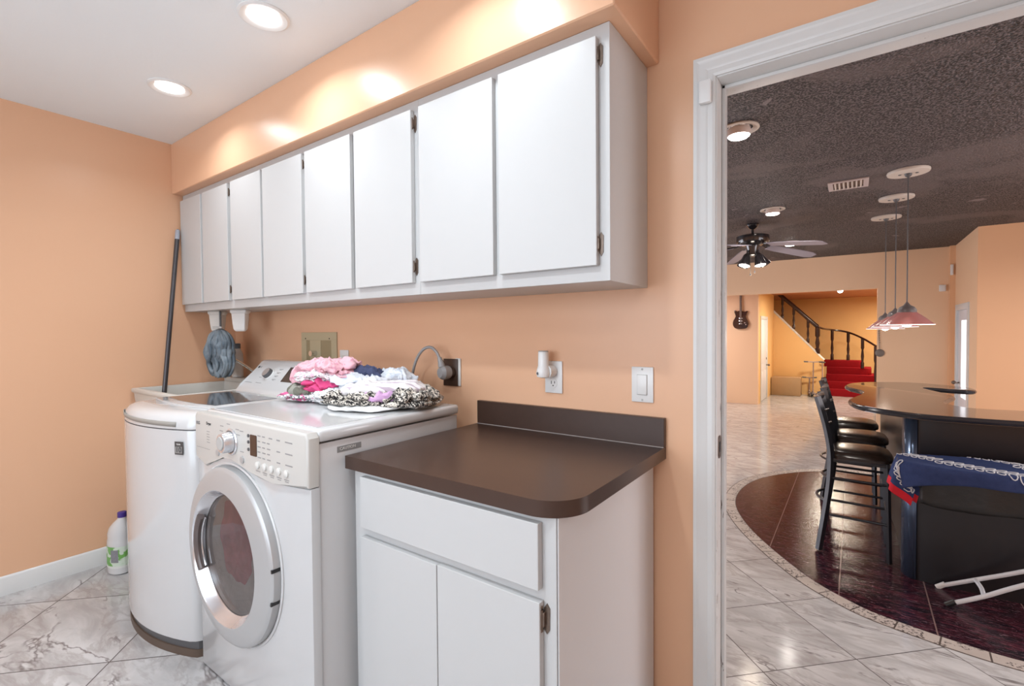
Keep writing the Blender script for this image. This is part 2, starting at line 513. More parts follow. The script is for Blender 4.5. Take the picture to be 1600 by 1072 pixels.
# door lining, stop and moulded casing
b = MB()
b.box(DL - .016, DL, WY - .004, WT + .004, FF, DT + .016, .002); b.box(DR, DR + .016, WY - .004, WT + .004, FZ, DT + .016, .002)
b.box(DL, DR, WY - .004, WT + .004, DT, DT + .016, .002)
b.box(DL, DL + .011, 1.640, 1.655, FZ, DT, .002); b.box(DR - .011, DR, 1.640, 1.655, FZ, DT, .002); b.box(DL, DR, 1.640, 1.655, DT - .011, DT, .002)
struct('trim_1', b, m_scuff)
def casing(bm, side_y, sgn):
    """moulded casing around the opening, stepped profile"""
    W = .068
    prof = [(0.004, 0), (0.004, .010), (.012, .013), (.026, .012), (.034, .015), (.046, .017), (.056, .021), (.066, .021), (W, .015), (W, 0)]
    for (o, hgt) in [(None, None)]:
        loops = []
        path = [(DL, FF if sgn > 0 else FZ, 'L'), (DL, DT, 'LT'), (DR, DT, 'RT'), (DR, FF if sgn > 0 else FZ, 'R')]
        for (x, z, c) in path:
            ring = []
            for (d, h) in prof:
                px = x - d if 'L' in c else x + d
                pz = z + d if 'T' in c else z
                ring.append(bm.bm.verts.new((px, side_y + sgn * h, pz)))
            loops.append(ring)
        for A, B in zip(loops, loops[1:]):
            for k in range(len(prof)):
                k2 = (k + 1) % len(prof)
                bm.bm.faces.new((A[k], A[k2], B[k2], B[k]))
    return bm
struct('trim_2', casing(MB(), WY, -1), m_trim, angle=20)
struct('trim_3', casing(MB(), WT, 1), m_trim, angle=20)
sp_ = tag(MB().prism(rrect(1.596, 1.626, .862, .934, .012), DL, DL + .0025, 'YZ').build('strike_plate', m_bronze),
          'small bronze latch strike plate let into the white door jamb', 'strike plate')
MB().box(DL + .0022, DL + .0034, 1.604, 1.618, .882, .914).build('latch_hole', m_black, sp_)
tag(MB().box(-.394, -.360, 1.548, 1.566, 1.962, 2.030, .003).build('contact_sensor', m_whiteplastic),
    'small white door contact sensor on the casing near its upper left corner', 'sensor')

# ------------------------------------------------------------------ structure: far room and foyer
f2 = struct('floor', MB().box(-5.5, 3.5, WT, 17.2, FF - .12, FF), m_marble)
f2['tile'] = (0.5225, 2.098, 2.072)
struct('floor', MB().box(-5.5, 3.5, WT - .02, WT, FF - .12, FZ - .001), m_trim)
struct('ceiling', MB().box(-5.5, 3.5, WT, 9.45, 2.45, 2.6), m_popcorn)
b = MB(); b.box(-5.65, -5.5, WT, 17.2, FF, 2.6)
struct('wall_left', b, m_cream)
struct('wall_right', MB().box(3.5, 3.65, WT, 9.45, FF, 2.6), m_peach2)
struct('wall_front', MB().box(-5.5, LX - .15, WT - .15, WT, FF, 2.6), m_peach2)
struct('wall_front', MB().box(RX + .15, 3.5, WT - .15, WT, FF, 2.6), m_peach2)
b = MB()
b.box(-5.5, 0.285, 9.30, 9.45, 1.900, 2.45); b.box(0.285, 1.16, 9.30, 9.45, FF, 2.45)
struct('wall_back', b, m_cream)
# receding wall with a doorway, then a wall facing the viewer
D2a, D2b, D2t = 8.22, 9.02, 1.53
b = MB(); b.box(1.16, 1.30, 7.70, D2a, FF, 2.45); b.box(1.16, 1.30, D2b, 9.30, FF, 2.45); b.box(1.16, 1.30, D2a, D2b, D2t, 2.45)
struct('wall_side', b, m_cream)
struct('wall_middle', MB().box(1.161, 3.5, 7.698, 7.84, FF, 2.45), m_peach2)
struct('wall_middle', MB().box(1.10, 1.16, 9.20, 9.30, FF, 2.45), m_peach2)
# foyer shell
struct('wall_guitar_side', MB().box(-5.5, -1.758, 11.95, 12.08, FF, 2.2), m_cream)
D1a, D1b, D1t = 12.30, 13.35, 1.60
b = MB(); b.box(-1.90, -1.758, 12.08, D1a, FF, 2.2); b.box(-1.90, -1.758, D1b, 14.5, FF, 2.2); b.box(-1.90, -1.758, D1a, D1b, D1t, 2.2)
struct('wall_foyer_left', b, m_orange)
struct('wall_foyer_back', MB().box(-5.5, 3.5, 17.0, 17.15, FF, 3.2), m_orange)
struct('wall_foyer_right', MB().box(2.0, 2.15, 9.45, 17.0, FF, 3.2), m_orange)
struct('ceiling', MB().box(-5.5, 3.5, 9.45, 17.0, 2.20, 2.35), m_rust)
# wall below the stair with its white stringer cap
st_poly = [(-1.758, FF), (-0.63, FF), (-0.63, 0.50), (-0.70, 0.56), (-1.758, 1.735)]
struct('wall_under_stair', MB().prism(st_poly, 14.5, 14.62, 'XZ'), m_orange)
b = MB()
b.tube([(-1.80, 14.53, 1.80), (-0.70, 14.53, 0.575), (-0.63, 14.53, 0.50)], .035, 4)
struct('trim_4', b, m_trim)

# inlaid dark marble with its stone border
ring_in = [(-.674, 4.371), (-.297, 3.825), (-.039, 3.586), (.204, 3.472), (.705, 3.405), (1.25, 3.55), (1.72, 4.0), (1.95, 4.8), (1.9, 5.7), (1.5, 6.5),
           (.9, 6.86), (.25, 6.86), (-.297, 6.679), (-.62, 6.37), (-.86, 5.95), (-.955, 5.45), (-.905, 4.92)]
rin = smooth_closed(ring_in, 10)
struct('floor_inlay', MB().prism(rin, FF - .01, FF + .0015), m_inlay)
b = MB(); N = len(rin); total = 0
def outward(i):
    p = Vector(rin[i]); q = Vector(rin[(i + 1) % N]); o = Vector(rin[i - 1]); t = (q - o).normalized()
    n_ = Vector((t.y, -t.x)); return p, n_
i = 0
acc = [0]
for k in range(N): acc.append(acc[-1] + (Vector(rin[(k + 1) % N]) - Vector(rin[k])).length)
def at_s(s):
    s = s % acc[-1]
    for k in range(N):
        if acc[k + 1] >= s:
            f = (s - acc[k]) / (acc[k + 1] - acc[k]); p0, n0 = outward(k); p1, n1 = outward((k + 1) % N)
            return p0.lerp(p1, f), n0.lerp(n1, f).normalized()
s0 = 0.0; cnt = 0; NST = int(acc[-1] / .185)
while cnt < NST:
    L = acc[-1] / NST
    a = []; 
    for j in range(5):
        p, n_ = at_s(s0 + .004 + (L - .008) * j / 4); a.append((p, n_))
    inner = [tuple(p + n_ * .006) for p, n_ in a]; outer = [tuple(p + n_ * .098) for p, n_ in a][::-1]
    b.prism([x for x in inner + outer], FF, FF + .0022)
    s0 += L; cnt += 1
struct('floor_inlay', b, m_stone)
b = MB()
gro = [tuple(outward(k)[0] + outward(k)[1] * .105) for k in range(N)]
b.prism(gro, FF - .01, FF + .0008)
struct('floor_inlay', b, mat('dark grout', (0.10, 0.075, 0.065), .7))

# ------------------------------------------------------------------ recessed lamps of the laundry room
def downlight(x, y, label, group, mb_trim=m_whiteplastic, z=CZ, r=.088, lens=.056, deep=.028):
    t = thing('recessed_light', label, 'ceiling light', (x, y, z), group)
    MB().lathe([(r, 0), (r, -.004), (r - .008, -.008), (lens + .006, -.004), (lens, .0)], (x, y, z), 'Z', 48, cap=False).build('trim_ring', mb_trim, t)
    MB().lathe([(0.0001, -.004), (lens * .8, -.005), (lens, -.002)], (x, y, z - .001), 'Z', 40, cap=False).build('lens', m_lamp, t)
    return t
downlight(-1.797, .945, 'bright round recessed ceiling light nearer the viewer, near the soffit', 'laundry ceiling lights')
downlight(-2.672, .945, 'bright round recessed ceiling light nearer the left wall corner', 'laundry ceiling lights')

# ------------------------------------------------------------------ wall cabinets
CF = 1.279; DFc = 1.259; Z0, Z1 = 1.411, 2.141
def hinge(x, z, yface, parent, side=1, s=1.0):
    b = MB()
    # leaf with pointed ends screwed on the frame, and the wrapped barrel by the door edge
    pl = [(-.0065, -.024), (0, -.034), (.0065, -.024), (.0075, .024), (0, .034), (-.0065, .024)]
    b.prism([(x + side * .006 * s + u * s, z + v * s) for u, v in pl], yface - .003, yface, 'XZ')
    b.cyl((x - side * .004 * s, yface - .010, z - .022 * s), (x - side * .004 * s, yface - .010, z + .022 * s), .0052 * s, n=12)
    b.box(x - .008 * s, x + .004 * s, yface - .012, yface - .001, z - .016 * s, z + .016 * s, .002)
    b.ball((x - side * .004 * s, yface - .010, z + .026 * s), .004 * s, n=10); b.ball((x - side * .004 * s, yface - .010, z - .026 * s), .004 * s, n=10)
    return b.build('hinge', m_bronze, parent)
units = [(-3.455, -2.8065, (-3.445, -3.162), (-3.136, -2.824), 'white double door wall cabinet in the corner against the left wall'),
         (-2.8060, -2.0790, (-2.787, -2.464), (-2.445, -2.092), 'white double door wall cabinet above the left half of the washer, second from corner'),
         (-2.0785, -1.3350, (-2.065, -1.727), (-1.701, -1.358), 'white double door wall cabinet above the clothes pile and beige recessed box'),
         (-1.3345, -0.5670, (-1.317, -0.972), (-0.948, -0.600), 'white double door wall cabinet nearest the doorway with exposed end panel')]
for (x0, x1, dA, dB, lab) in units:
    t = thing('wall_cabinet', lab, 'cabinet', ((x0 + x1) / 2, CF, Z0), 'white wall cabinets under the soffit')
    b = MB()
    b.box(x0, x1, CF, WY - .001, Z0, Z1 - .001, .0008, 1)
    b.build('body', m_cab, t)
    for (a, c), sd in ((dA, -1), (dB, 1)):
        d = MB().box(a, c, DFc, CF - .0012, 1.455, 2.102, .0015, 1).build('door', m_cab, t)
        hx = a if sd < 0 else c
        for hz in (1.517, 2.053):
            hinge(hx, hz, CF, d, sd)

# ------------------------------------------------------------------ base cabinet and worktop
t = thing('base_cabinet', 'white base cabinet with one drawer and two doors beside the dryer', 'cabinet', (-.912, 1.25, FZ))
MB().box(-1.279, -.548, .935, 1.565, FZ, .8425, .001, 1).build('body', m_cab, t)
MB().box(-.5465, -.543, .937, 1.567, FZ, .8425, .001, 1).build('side_panel', m_cabside, t)
MB().box(-1.229, -.585, .915, .934, .672, .827, .0012, 1).build('drawer', m_cab, t)
dl = MB().box(-1.229, -.9085, .915, .934, .03, .643, .0012, 1).build('door', m_cab, t)
dr = MB().box(-.9055, -.582, .915, .934, .03, .645, .0012, 1).build('door', m_cab, t)
hinge(-.579, .604, .935, dr, 1, 1.05); hinge(-.579, .12, .935, dr, 1, 1.05)
MB().box(-1.236, -1.230, .931, .936, .545, .580, .001).build('hinge', m_bronze, dl)
ct = thing('worktop', 'dark brown laminate worktop with rounded corner and upstand on the base cabinet', 'countertop', (-.9, 1.24, .843))
MB().prism(rrect(-1.298, -.505, .912, 1.581, (.002, .105, .001, .001), 14), .8435, .883, 'XY', .0012, 1).build('slab', m_counter, ct)
MB().box(-1.298, -.505, 1.561, 1.5815, .8832, .979, .0012, 1).build('backsplash', m_counter, ct)
MB().box(-1.296, -.507, 1.559, 1.562, .8830, .8846).build('caulk_line', mat('pale caulk', (.45, .40, .37), .5), ct)

# ------------------------------------------------------------------ dryer
DX0, DX1, DY0, DY1, DZT = -2.070, -1.303, .80, 1.452, .972
t = thing('dryer', 'white front loading dryer with big silver round door, clothes on its top', 'dryer', (-1.69, 1.12, FZ))
dryer = t
b = MB()
b.prism(rrect(DX0 + .004, DX1 - .010, DY0 + .03, DY1, (.002, .002, .004, .004), 3), FZ + .02, .932, 'XY')
b.build('body', m_app_side, t)
# front face: slightly bowed plate below the control panel
pan_bot = [(-2.07, .797), (-1.985, .770), (-1.955, .786), (-1.915, .806), (-1.845, .822), (-1.78, .826), (-1.70, .820), (-1.645, .802), (-1.60, .790), (-1.50, .789), (-1.305, .806)]
face = [(DX0, FZ + .012), (DX1 - .003, FZ + .012)] + pan_bot[::-1]
face = [(DX0, FZ + .012), (DX1 - .003, FZ + .012)] + [(x, z - .0015) for x, z in pan_bot[::-1]]
MB().prism(face, DY0, DY0 + .03, 'XZ', .003, 2).build('front_panel', m_white_app, t)
pan = MB().prism([(x, z + .0015) for x, z in pan_bot] + [(DX1, .955), (DX1 - .012, .970), (DX0 + .012, .970), (DX0, .957)], DY0 - .010, DY0 + .032, 'XZ', .008, 3).build('control_panel', m_bisque, t)
PY = DY0 - .010
MB().box(DX0 + .002, DX1 - .001, DY0 + .028, DY1 + .004, .937, DZT + .003, .012, 3).build('lid', m_white_app, t)
MB().box(DX0 + .02, DX1 - .045, DY0 + .05, DY1 - .03, DZT + .0025, DZT + .0042, .0015, 1).build('lid_ridge', m_white_app, t)
MB().box(DX0 + .03, DX1 - .03, DY0 + .03, DY1 - .05, FZ, FZ + .02).build('base', m_darkgrey, t)
# controls
b = MB(); kx, kz = -1.775, .890
b.lathe([(.046, PY), (.047, PY - .003), (.043, PY - .006), (.040, PY - .006)], (kx, 0, kz), 'Y', 40, cap=False)
b.lathe([(.037, PY - .004), (.035, PY - .030), (.032, PY - .036), (.0001, PY - .038)], (kx, 0, kz), 'Y', 40, cap=False)
kn = b.build('knob', m_brightsilver, pan)
MB().lathe([(.024, PY - .0375), (.022, PY - .040), (.0001, PY - .0405)], (kx, 0, kz), 'Y', 32, cap=False).build('knob_face', m_grey_plastic, kn)
MB().prism(rrect(-1.640, -1.598, .862, .932, .004), PY - .002, PY + .001, 'XZ').build('display', mat('brown display', (.055, .03, .022), .15), pan)
for (x, z) in [(-1.878, .838), (-1.697, .838)]:
    MB().lathe([(.013, PY), (.0125, PY - .004), (.009, PY - .005), (.0001, PY - .004)], (x, 0, z), 'Y', 24, cap=False).build('round_button', m_silver, pan)
for k in range(5):
    x = -1.592 + .0435 * k
    MB().lathe([(.012, PY), (.0115, PY - .005), (.008, PY - .007), (.0001, PY - .0075)], (x, 0, .836), 'Y', 24, cap=False).build('push_button', m_ltbisque, pan)
for z in (.926, .905, .880):
    MB().lathe([(.0058, PY), (.0055, PY - .003), (.0001, PY - .0035)], (-1.652, 0, z), 'Y', 16, cap=False).build('indicator', m_darkgrey, pan)
# tiny printed legends, as short rules
b = MB()
for r_, z in enumerate((.933, .915, .897, .880, .862)):
    for c_, x in enumerate((-1.583, -1.553, -1.523)):
        if r_ == 0 and c_ == 2: x += .012
        b.box(x - .010, x + .010 - .004 * ((r_ + c_) % 2), PY - .0006, PY, z - .0018, z + .0018)
    if r_ in (0, 2, 4):
        b.box(-1.475, -1.455, PY - .0006, PY, z - .002 , z + .0018); b.box(-1.425, -1.385, PY - .0006, PY, z - .002, z + .0018)
for k in range(5):
    x = -1.592 + .0435 * k; b.box(x - .015, x + .013, PY - .0006, PY, .8145, .8170); 
    if k > 0: b.box(x - .010, x + .010, PY - .0006, PY, .8085, .8108)
for (x, z) in [(-1.845, .938), (-1.795, .950), (-1.730, .938), (-1.725, .920), (-1.850, .920), (-1.700, .865), (-1.83, .86), (-1.70, .935)]:
    b.box(x - .012, x + .012, PY - .0006, PY, z - .0014, z + .0012)
for k in range(5): b.box(-1.968, -1.944 - .003 * (k % 2), PY - .0006, PY, .905 - k * .010 - .001, .905 - k * .010 + .001)
b.box(-2.055, -1.945, PY - .0005, PY, .838, .8392)
tag(b.build('printed_legends', m_ink, pan), kind='stuff')
text('lettering', 'Dryer', m_inkdark, pan, (-1.950, PY - .0006, .935), .016, (pi / 2, 0, 0))
lg = text('lettering', 'LG', m_inkdark, pan, (-2.035, PY - .0006, .930), .017, (pi / 2, 0, 0))
MB().lathe([(.0065, PY - .0006), (.0001, PY - .0008)], (-2.052, 0, .930), 'Y', 16, cap=False).build('emblem', m_ink, pan)
# side label
b = MB(); b.box(DX1 - .0105, DX1 - .0095, .895, .985, .893, .912)
lb = b.build('label', mat('grey label', (.25, .25, .25), .5), t)
text('lettering', 'CAUTION', m_ltbisque, lb, (DX1 - .0092, .934, .903), .013, (pi / 2, 0, pi / 2))
# dryer door
cx, cz = -1.783, .490
d = MB().lathe([(.310, DY0 + .001), (.310, DY0 - .016), (.308, DY0 - .026), (.300, DY0 - .033), (.294, DY0 - .034), (.238, DY0 - .050), (.233, DY0 - .0495)], (cx, 0, cz), 'Y', 96, cap=False).build('door', m_silver, t)
MB().lathe([(.2330, DY0 - .0495), (.230, DY0 - .047), (.214, DY0 - .018), (.208, DY0 - .014)], (cx, 0, cz), 'Y', 96, cap=False).build('inner_ring', m_brightsilver, d)
MB().lathe([(.3215, DY0 + .002), (.3215, DY0 - .004), (.316, DY0 - .007), (.312, DY0 - .004), (.311, DY0 + .001)], (cx, 0, cz), 'Y', 96, cap=False).build('door_surround', m_white_app, t)
MB().lathe([(.209, DY0 - .014), (.19, DY0 - .018), (.13, DY0 - .023), (.06, DY0 - .026), (.0001, DY0 - .027)], (cx, 0, cz), 'Y', 72, cap=False).build('window', glass('dark tinted door glass', (.10, .085, .08), .03, .55), d)
b = MB()   # drum seen through the glass
b.lathe([(.207, DY0 - .010), (.204, DY0 - .0012), (.0001, DY0 - .0012)], (cx, 0, cz), 'Y', 48, cap=False)
b.build('drum', mat('drum interior', (.34, .31, .30), .35, .2, var=.5, vscale=9), d)
b = MB(); rr = random.Random(3)
def lump(u, v):
    a = u * 2 * pi; r = v
    x = cx + .020 + .125 * r * math.cos(a) * (1 + .40 * noise.noise((math.cos(a) * 1.6, math.sin(a) * 1.6, r + 1)));  z = cz + .045 + .145 * r * math.sin(a) * (1 + .30 * noise.noise((math.cos(a) * 2.1 + 4, math.sin(a) * 2.1, r)))
    h = math.sqrt(max(0, 1 - r * r))
    return Vector((x, DY0 - .0018 - .013 * h * (.7 + .5 * noise.noise((x * 28, z * 20, 4))), z))
b.grid(lump, 48, 14)
b.build('laundry', mat('dark red laundry', (.28, .07, .09), .8, var=.7, vscale=22), d, angle=80)
b = MB()   # hand grip at the left of the ring, recess shade put into its colour
pts = []
for k in range(13):
    a = math.radians(180 - 33 + 66 * k / 12)
    pts.append((cx + .221 * math.cos(a), DY0 - .036, cz + .005 + .221 * math.sin(a) * .82))
b.tube(pts, .0125, 10, squash=(1, 1.2))
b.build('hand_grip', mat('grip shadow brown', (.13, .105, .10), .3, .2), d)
pts = []
for k in range(13):
    a = math.radians(180 - 31 + 62 * k / 12)
    pts.append((cx + .210 * math.cos(a), DY0 - .025, cz + .005 + .210 * math.sin(a) * .82))
MB().tube(pts, .0045, 8).build('hand_grip', m_brightsilver, d)
for az in (6, -14):
    a = math.radians(az)
    b = MB(); b.box(.3045, .3112, DY0 - .0335, DY0 - .006, -.0055, .0055)
    b.xf(Matrix.Translation((cx, 0, cz)) @ Matrix.Rotation(-a, 4, 'Y'))
    b.build('hinge_slot', m_black, d)

# ------------------------------------------------------------------ washer
t = thing('washer', 'white top loading washer with curved front and glass lid, left of the dryer', 'washing machine', (-2.46, 1.1, FZ))
wx0, wx1, wyb = -2.795, -2.120, 1.52
def wash_outline(g=0.0, bulge=.055):
    pts = []
    xc = (wx0 + wx1) / 2
    for k in range(15):
        f = k / 14; x = wx0 + .035 + (wx1 - wx0 - .075) * f
        y = .762 + .028 * f - bulge * (1 - (2 * f - 1) ** 2) + g
        pts.append((x, y))
    left = [(wx0 + g, .90), (wx0 + g, .800), (wx0 + .005 + g, .783), (wx0 + .016, .770 + g)]
    right = [(wx1 - .018, .802 + g), (wx1 - .004 - g, .822), (wx1 - g, .85)]
    return left + pts + right + [(wx1 - g, wyb), (wx0 + g, wyb)]
MB().prism(wash_outline(), FZ + .065, .884, 'XY', .004, 2).build('body', m_white_app, t)
MB().prism(wash_outline(.010), FZ + .03, FZ + .066, 'XY').build('base_trim', m_darkgrey, t)
MB().prism(wash_outline(.004), FZ, FZ + .031, 'XY').build('kick_plate', m_brownkick, t)
MB().prism(wash_outline(.006), .883, .889, 'XY').build('seam', m_darkgrey, t)
# top shell: shrinks towards the top so that the front rolls over
b = MB()
lv = [(.889, .0), (.905, .0), (.925, .006), (.940, .020), (.950, .042), (.955, .070)]
rings = []
base = wash_outline()
n_f = len(base)
for (z, g) in lv:
    ring = []
    for i, (x, y) in enumerate(base):
        gy = g if y < 1.0 else 0; xx = min(max(x, wx0 + g * .5), wx1 - g * .3)
        ring.append(b.bm.verts.new((xx, y + gy, z)))
    rings.append(ring)
for A, B in zip(rings, rings[1:]):
    for k in range(n_f): b.bm.faces.new((A[k], A[(k + 1) % n_f], B[(k + 1) % n_f], B[k]))
b.bm.faces.new(rings[-1])
b.build('top_shell', m_white_app, t, angle=60)
# strip coloured as the shade of the finger recess, under the lid edge
b = MB(); up = []; lo = []
fr = [p for p in wash_outline()[2:-2] if p[0] < -2.20]
for (x, y) in fr:
    f = (x - wx0) / (wx1 - wx0)
    up.append((x, y - .0025, .921 - .004 * f)); lo.append((x, y - .0025, .907 - .010 * f))
vu = [b.bm.verts.new(p) for p in up]; vl = [b.bm.verts.new(p) for p in lo]
for k in range(len(fr) - 1): b.bm.faces.new((vl[k], vl[k + 1], vu[k + 1], vu[k]))
b.build('finger_recess_shade', mat('shaded grip', (.33, .31, .28), .5), t, solid=.002)
lid = MB().prism([(wx0 + .035, .885), (-2.60, .862), (-2.40, .862), (wx1 - .05, .885), (wx1 - .035, 1.24), (wx0 + .05, 1.24)], .9545, .962, 'XY', .003, 2).build('lid', m_white_app, t)
gl = MB().prism([(wx0 + .075, .93), (-2.55, .905), (-2.36, .905), (wx1 - .10, .925), (wx1 - .10, 1.195), (wx0 + .115, 1.195)], .9621, .9640, 'XY', .0006, 1).build('lid_glass', mat('dark lid glass', (.10, .10, .11), .05, .0, spec=1.0, coat=1.0), lid)
MB().prism([(wx1 - .30, 1.205), (wx1 - .05, 1.205), (wx1 - .05, 1.232), (wx1 - .31, 1.232)], .9621, .9632, 'XY').build('dispenser_hatch', mat('pale grey plastic', (.62, .63, .60), .4), lid)
# console: a wedge with a sloping face
cp = [(1.262, .953), (1.275, .972), (1.300, .985), (1.405, 1.108), (1.418, 1.117), (1.440, 1.120), (1.475, 1.118), (1.50, 1.09), (1.515, .953)]
b = MB(); L0 = []; R0 = []
for (y, z) in cp:
    tx = (z - .953) / .167
    L0.append(b.bm.verts.new((wx0 + .004 + .014 * tx, y, z))); R0.append(b.bm.verts.new((wx1 - .004 - .014 * tx, y, z)))
b.bm.faces.new(L0[::-1]); b.bm.faces.new(R0)
for k in range(len(cp)):
    k2 = (k + 1) % len(cp); b.bm.faces.new((L0[k], L0[k2], R0[k2], R0[k]))
es = [e for e in b.bm.edges if len(e.link_faces) == 2 and abs(e.verts[0].co.x - e.verts[1].co.x) < .03]
bmesh.ops.bevel(b.bm, geom=es, offset=.010, segments=3, affect='EDGES', profile=.5)
con = b.build('console', m_white_app, t, angle=30)
slope = math.atan2(1.108 - .985, 1.405 - 1.300)
cn = Vector((0, -math.sin(slope), math.cos(slope))); cu = Vector((0, math.cos(slope), math.sin(slope)))
def onc(x, s, h=0.0):
    p = Vector((x, 1.3525, 1.0465)) + cu * s + cn * (h + .0006); return p
MB().tube([onc(-2.585, .0, 0), onc(-2.585, .0, .006)], [.034, .032], 32).build('knob_collar', m_whiteplastic, con)
kb = MB().tube([onc(-2.585, .0, .004), onc(-2.585, 0, .020), onc(-2.585, 0, .026)], [.029, .028, .026], 36).build('knob', m_darkgrey, con)
MB().tube([onc(-2.585, .0, .0255), onc(-2.585, 0, .0270)], [.0255, .0250], 36).build('knob_face', mat('brushed knob face', (.42, .40, .40), .3, .5), kb)
crot = Matrix((Vector((1, 0, 0)), cu, cn)).transposed().to_euler()
b = MB()
def plate(bm, x0, x1, s0, s1, h=.0008):
    vs = [onc(x0, s0), onc(x1, s0), onc(x1, s1), onc(x0, s1)]; ve = [v + cn * h for v in vs]
    A = [bm.bm.verts.new(v) for v in vs]; B = [bm.bm.verts.new(v) for v in ve]
    bm.bm.faces.new(A[::-1]); bm.bm.faces.new(B)
    for k in range(4): bm.bm.faces.new((A[k], A[(k + 1) % 4], B[(k + 1) % 4], B[k]))
plate(b, -2.430, -2.315, -.038, .055)
b.build('display', m_blackgloss, con)
b = MB()
for k in range(4): plate(b, -2.525, -2.487, .038 - .022 * k, .0395 - .022 * k); plate(b, -2.520, -2.500, .033 - .022 * k, .0345 - .022 * k)
for k in range(3): plate(b, -2.665, -2.637, .018 - .020 * k, .0195 - .020 * k)
plate(b, -2.775, -2.700, -.060, -.0580); plate(b, -2.66, -2.60, -.058, -.0565)
tag(b.build('printed_legends', m_ink, con), kind='stuff')
text('lettering', 'LG', m_ink, con, onc(-2.728, .045), .018, crot)
MB().tube([onc(-2.748, .045), onc(-2.748, .045, .0008)], .0075, 16).build('emblem', m_inkdark, con)
# warranty badge on the front
bx, by, bz = -2.185, .7755, .815
bd = thing('warranty_sticker', 'grey square sticker with a black 10 on the front of the washer', 'sticker', (bx, by, bz))
rot = Matrix.Translation((bx, by, bz)) @ Matrix.Rotation(math.radians(21), 4, 'Z')
MB().box(-.020, .020, -.0016, 0, -.026, .026).xf(rot).build('backing', mat('sticker grey', (.07, .065, .065), .4), bd)
MB().box(-.017, .017, -.0022, -.0015, -.020, .006).xf(rot).build('panel', mat('sticker pale', (.26, .25, .24), .4), bd)
o = text('lettering', '10', m_inkdark, bd, (bx, by, bz), .030, (pi / 2, 0, math.radians(20))); o.location = rot @ Vector((0, -.0026, -.007)) - Vector((bx, by, bz))
o = text('lettering', 'YEAR', m_ltbisque, bd, (bx, by, bz), .009, (pi / 2, 0, math.radians(20))); o.location = rot @ Vector((0, -.0026, .015)) - Vector((bx, by, bz))

# ------------------------------------------------------------------ utility sink with faucet, between left wall and washer
t = thing('utility_sink', 'cream plastic utility sink behind the washer against the left wall', 'sink', (-3.13, 1.27, FZ))
sx0, sx1, sy0, sy1, sz = -3.445, -2.815, .985, 1.578, .957
b = MB()
def sq(x0, x1, y0, y1, z): return [b.bm.verts.new(v) for v in ((x0, y0, z), (x1, y0, z), (x1, y1, z), (x0, y1, z))]
L = [sq(sx0 + .05, sx1 - .05, sy0 + .05, sy1 - .05, .58), sq(sx0 + .012, sx1 - .012, sy0 + .012, sy1 - .012, .90), sq(sx0 + .01, sx1 - .01, sy0 + .01, sy1 - .01, .930), sq(sx0, sx1, sy0, sy1, .935), sq(sx0, sx1, sy0, sy1, sz),
     sq(sx0 + .025, sx1 - .025, sy0 + .028, sy1 - .09, sz), sq(sx0 + .035, sx1 - .035, sy0 + .038, sy1 - .10, .90), sq(sx0 + .07, sx1 - .07, sy0 + .08, sy1 - .13, .62)]
for A, B in zip(L, L[1:]):
    for k in range(4): b.bm.faces.new((A[k], A[(k + 1) % 4], B[(k + 1) % 4], B[k]))
b.bm.faces.new(L[0][::-1]); b.bm.faces.new(L[-1])
bmesh.ops.bevel(b.bm, geom=[e for e in b.bm.edges], offset=.005, segments=2, affect='EDGES', profile=.5)
m_sink = mat('cream sink plastic', (.66, .64, .59), .4, var=.03)
b.build('basin', m_sink, t)
MB().box(sx0, sx1, sy1 - .085, sy1, sz - .002, sz + .028, .008, 2).build('ledge', m_sink, t)
for (x, y) in [(sx0 + .05, sy0 + .05), (sx1 - .05, sy0 + .05), (sx1 - .05, sy1 - .05), (sx0 + .05, sy1 - .05)]:
    MB().box(x - .02, x + .02, y - .02, y + .02, FZ, .60, .004).build('leg', m_sink, t)
fa = MB()
fa.tube(smooth_open([(-3.11, 1.535, .985), (-3.11, 1.53, 1.015), (-3.112, 1.515, 1.040), (-3.12, 1.44, 1.098), (-3.125, 1.405, 1.118), (-3.128, 1.390, 1.112), (-3.128, 1.386, 1.098)], 6), .0085, 12)
f_ = fa.build('spout', m_chrome, t)
MB().lathe([(.016, 0), (.019, .012), (.018, .030), (.013, .040)], (-3.128, 1.386, 1.064), 'Z', 20).build('aerator', m_whiteplastic, f_)
MB().lathe([(.028, 0), (.028, .018), (.018, .024)], (-3.11, 1.535, .985), 'Z', 24).build('faucet_base', m_chrome, f_)

# bottle on the ledge, standing behind the faucet
t = thing('detergent_bottle', 'slim white bottle with blue grey cap standing on the back ledge of the sink', 'bottle', (-3.31, 1.545, .985))
bxx, byy = -3.315, 1.525
MB().lathe([(.030, 0), (.034, .004), (.034, .125), (.033, .150), (.026, .172), (.017, .186), (.015, .190)], (bxx, byy, .985), 'Z', 32).build('body', m_whiteplastic, t)
MB().lathe([(.0185, 0), (.0185, .030), (.015, .034)], (bxx, byy, 1.173), 'Z', 24).build('cap', mat('blue grey cap', (.17, .22, .28), .4), t)

# pole leaning in the corner, its foot in the sink
t = thing('broom_pole', 'dark grey metal broom pole leaning from the sink up the left wall', 'pole', (-3.30, 1.078, .64))
p0 = Vector((-3.300, 1.078, .66)); p1 = Vector((-3.435, 1.235, 1.86))
MB().tube([p0, p1], .0125, 16).build('shaft', m_pole, t)
dv = (p1 - p0).normalized()
tp = MB().tube([p1, p1 + dv * .055, p1 + dv * .062], [.0130, .0130, .009], 16).build('end_cap', mat('pale grey cap', (.40, .42, .48), .4), t)
MB().tube([p1 + dv * .061 , p1 + dv * .066], [.006, .005], 12).build('cap_hole', m_black, tp)

